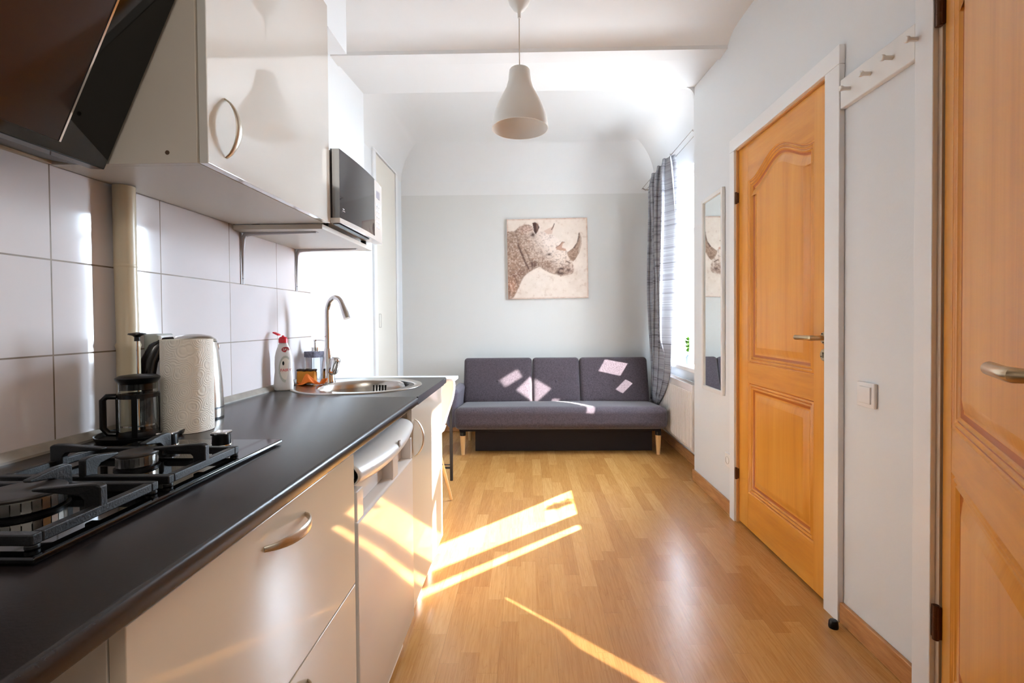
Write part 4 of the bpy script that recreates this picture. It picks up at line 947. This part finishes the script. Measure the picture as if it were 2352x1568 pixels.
cp.add([hp(y, s, h) for h in (.0005, .013) for (y, s) in ((a_+.12, sA), (.862, sA), (.862, L_), (a_+.12, L_))], [(0, 1, 2, 3), (4, 5, 6, 7), (0, 1, 5, 4), (1, 2, 6, 5), (2, 3, 7, 6), (3, 0, 4, 7)])
cpo = obj('suction_panel', cp, mat('smoked_red_glass', (34, 14, 13), .16), hood, bev=.0015)
cp = MB(); cp.add([hp(y, s, h) for h in (.011, .0145) for (y, s) in ((.860, sA), (.8635, sA), (.8635, L_), (.860, L_))], [(0, 1, 2, 3), (4, 5, 6, 7), (0, 1, 5, 4), (1, 2, 6, 5), (2, 3, 7, 6), (3, 0, 4, 7)])
obj('chrome_edge', cp, CHROME, cpo)
obj('chimney', MB().box(-.99, -.80, .50, .86, z_t+.001, 2.485), BLACKP, hood, bev=.003)
b = MB(); b.box(-.994, -.985, .30, .980, 1.472, 1.56); obj('trim_2', b, mat('yellowed_panel', (196, 176, 146), .5), kind='structure', label='yellowed strip of wall above the tiles under the hood')

# ------------------------------------------------------------------ table and chair beyond the worktop
tb = thing('dining_table', (-.83, 3.18, 0), 'small white table with black metal legs by the left wall', 'table')
t0, t1, ty0, ty1 = XL+.008, -.505, 2.93, 3.425
obj('tabletop', MB().box(t0, t1, ty0, ty1, .728, .750), PLAST, tb, bev=.003)
for x in (t0+.04, t1-.052):
    for y in (ty0+.04, ty1-.02):
        obj('leg', MB().box(x-.010, x+.010, y-.010, y+.010, 0, .728), BLACKM, tb, bev=.002)
obj('stretcher', MB().box(t0+.04, t1-.06, ty1-.026, ty1-.014, .085, .098).box(t0+.04, t1-.06, ty1-.026, ty1-.014, .110, .116), BLACKM, tb)
ch = thing('shell_chair', (-.68, 2.86, 0), 'white moulded shell chair with splayed wooden legs at the table', 'chair')
def shell(u, v):
    # u -1..1 across, v 0 front of seat .. 1 top of back
    uu = 2*u-1
    prof = [(0, 3.00, .425), (.08, 2.985, .445), (.30, 2.88, .435), (.50, 2.76, .440), (.60, 2.705, .470), (.72, 2.675, .56), (.88, 2.650, .70), (.97, 2.632, .795), (1.0, 2.618, .822)]
    for i in range(len(prof)-1):
        if v <= prof[i+1][0]: break
    a, b_ = prof[i], prof[i+1]; t = (v-a[0])/(b_[0]-a[0]); y = a[1]+(b_[1]-a[1])*t; z = a[2]+(b_[2]-a[2])*t
    hw = (.15, .165, .17, .165, .17, .205, .255, .275, .275)[i]*(1-t)+(.165, .17, .165, .17, .205, .255, .275, .275, .27)[i]*t
    if v > .9: hw *= (1-.05*abs(uu)**6*((v-.9)/.1)**2); z -= .008*abs(uu)**4*((v-.9)/.1)
    bend = uu*uu
    if v < .55: z += .045*bend**1.4
    y += .075*bend*min(1, max(0, (v-.5)/.2))
    return (-.684+hw*uu, y, z)
obj('seat_shell', MB().grid(shell, 28, 48), PLAST, ch, solid=.006, ang=80, fixn=False)
for sx in (-1, 1):
    for (ya, yb) in ((2.90, 3.025), (2.80, 2.66)):
        l_ = MB(); l_.tube([(-.675+sx*.105, ya, .425), (-.675+sx*.178, yb, 0.006)], [.013, .009], 14); obj('leg', l_, LEGW, ch)
b = MB(); b.tube([(-.78, 2.90, .415), (-.57, 2.80, .415)], .004, 8); b.tube([(-.57, 2.90, .415), (-.78, 2.80, .415)], .004, 8)
b.tube([(-.815, 2.955, .24), (-.535, 2.955, .24)], .0035, 8); b.tube([(-.535, 2.955, .24), (-.56, 2.79, .41)], .0035, 8); b.tube([(-.815, 2.955, .24), (-.79, 2.79, .41)], .0035, 8); obj('wire_brace', b, BLACKM, ch)
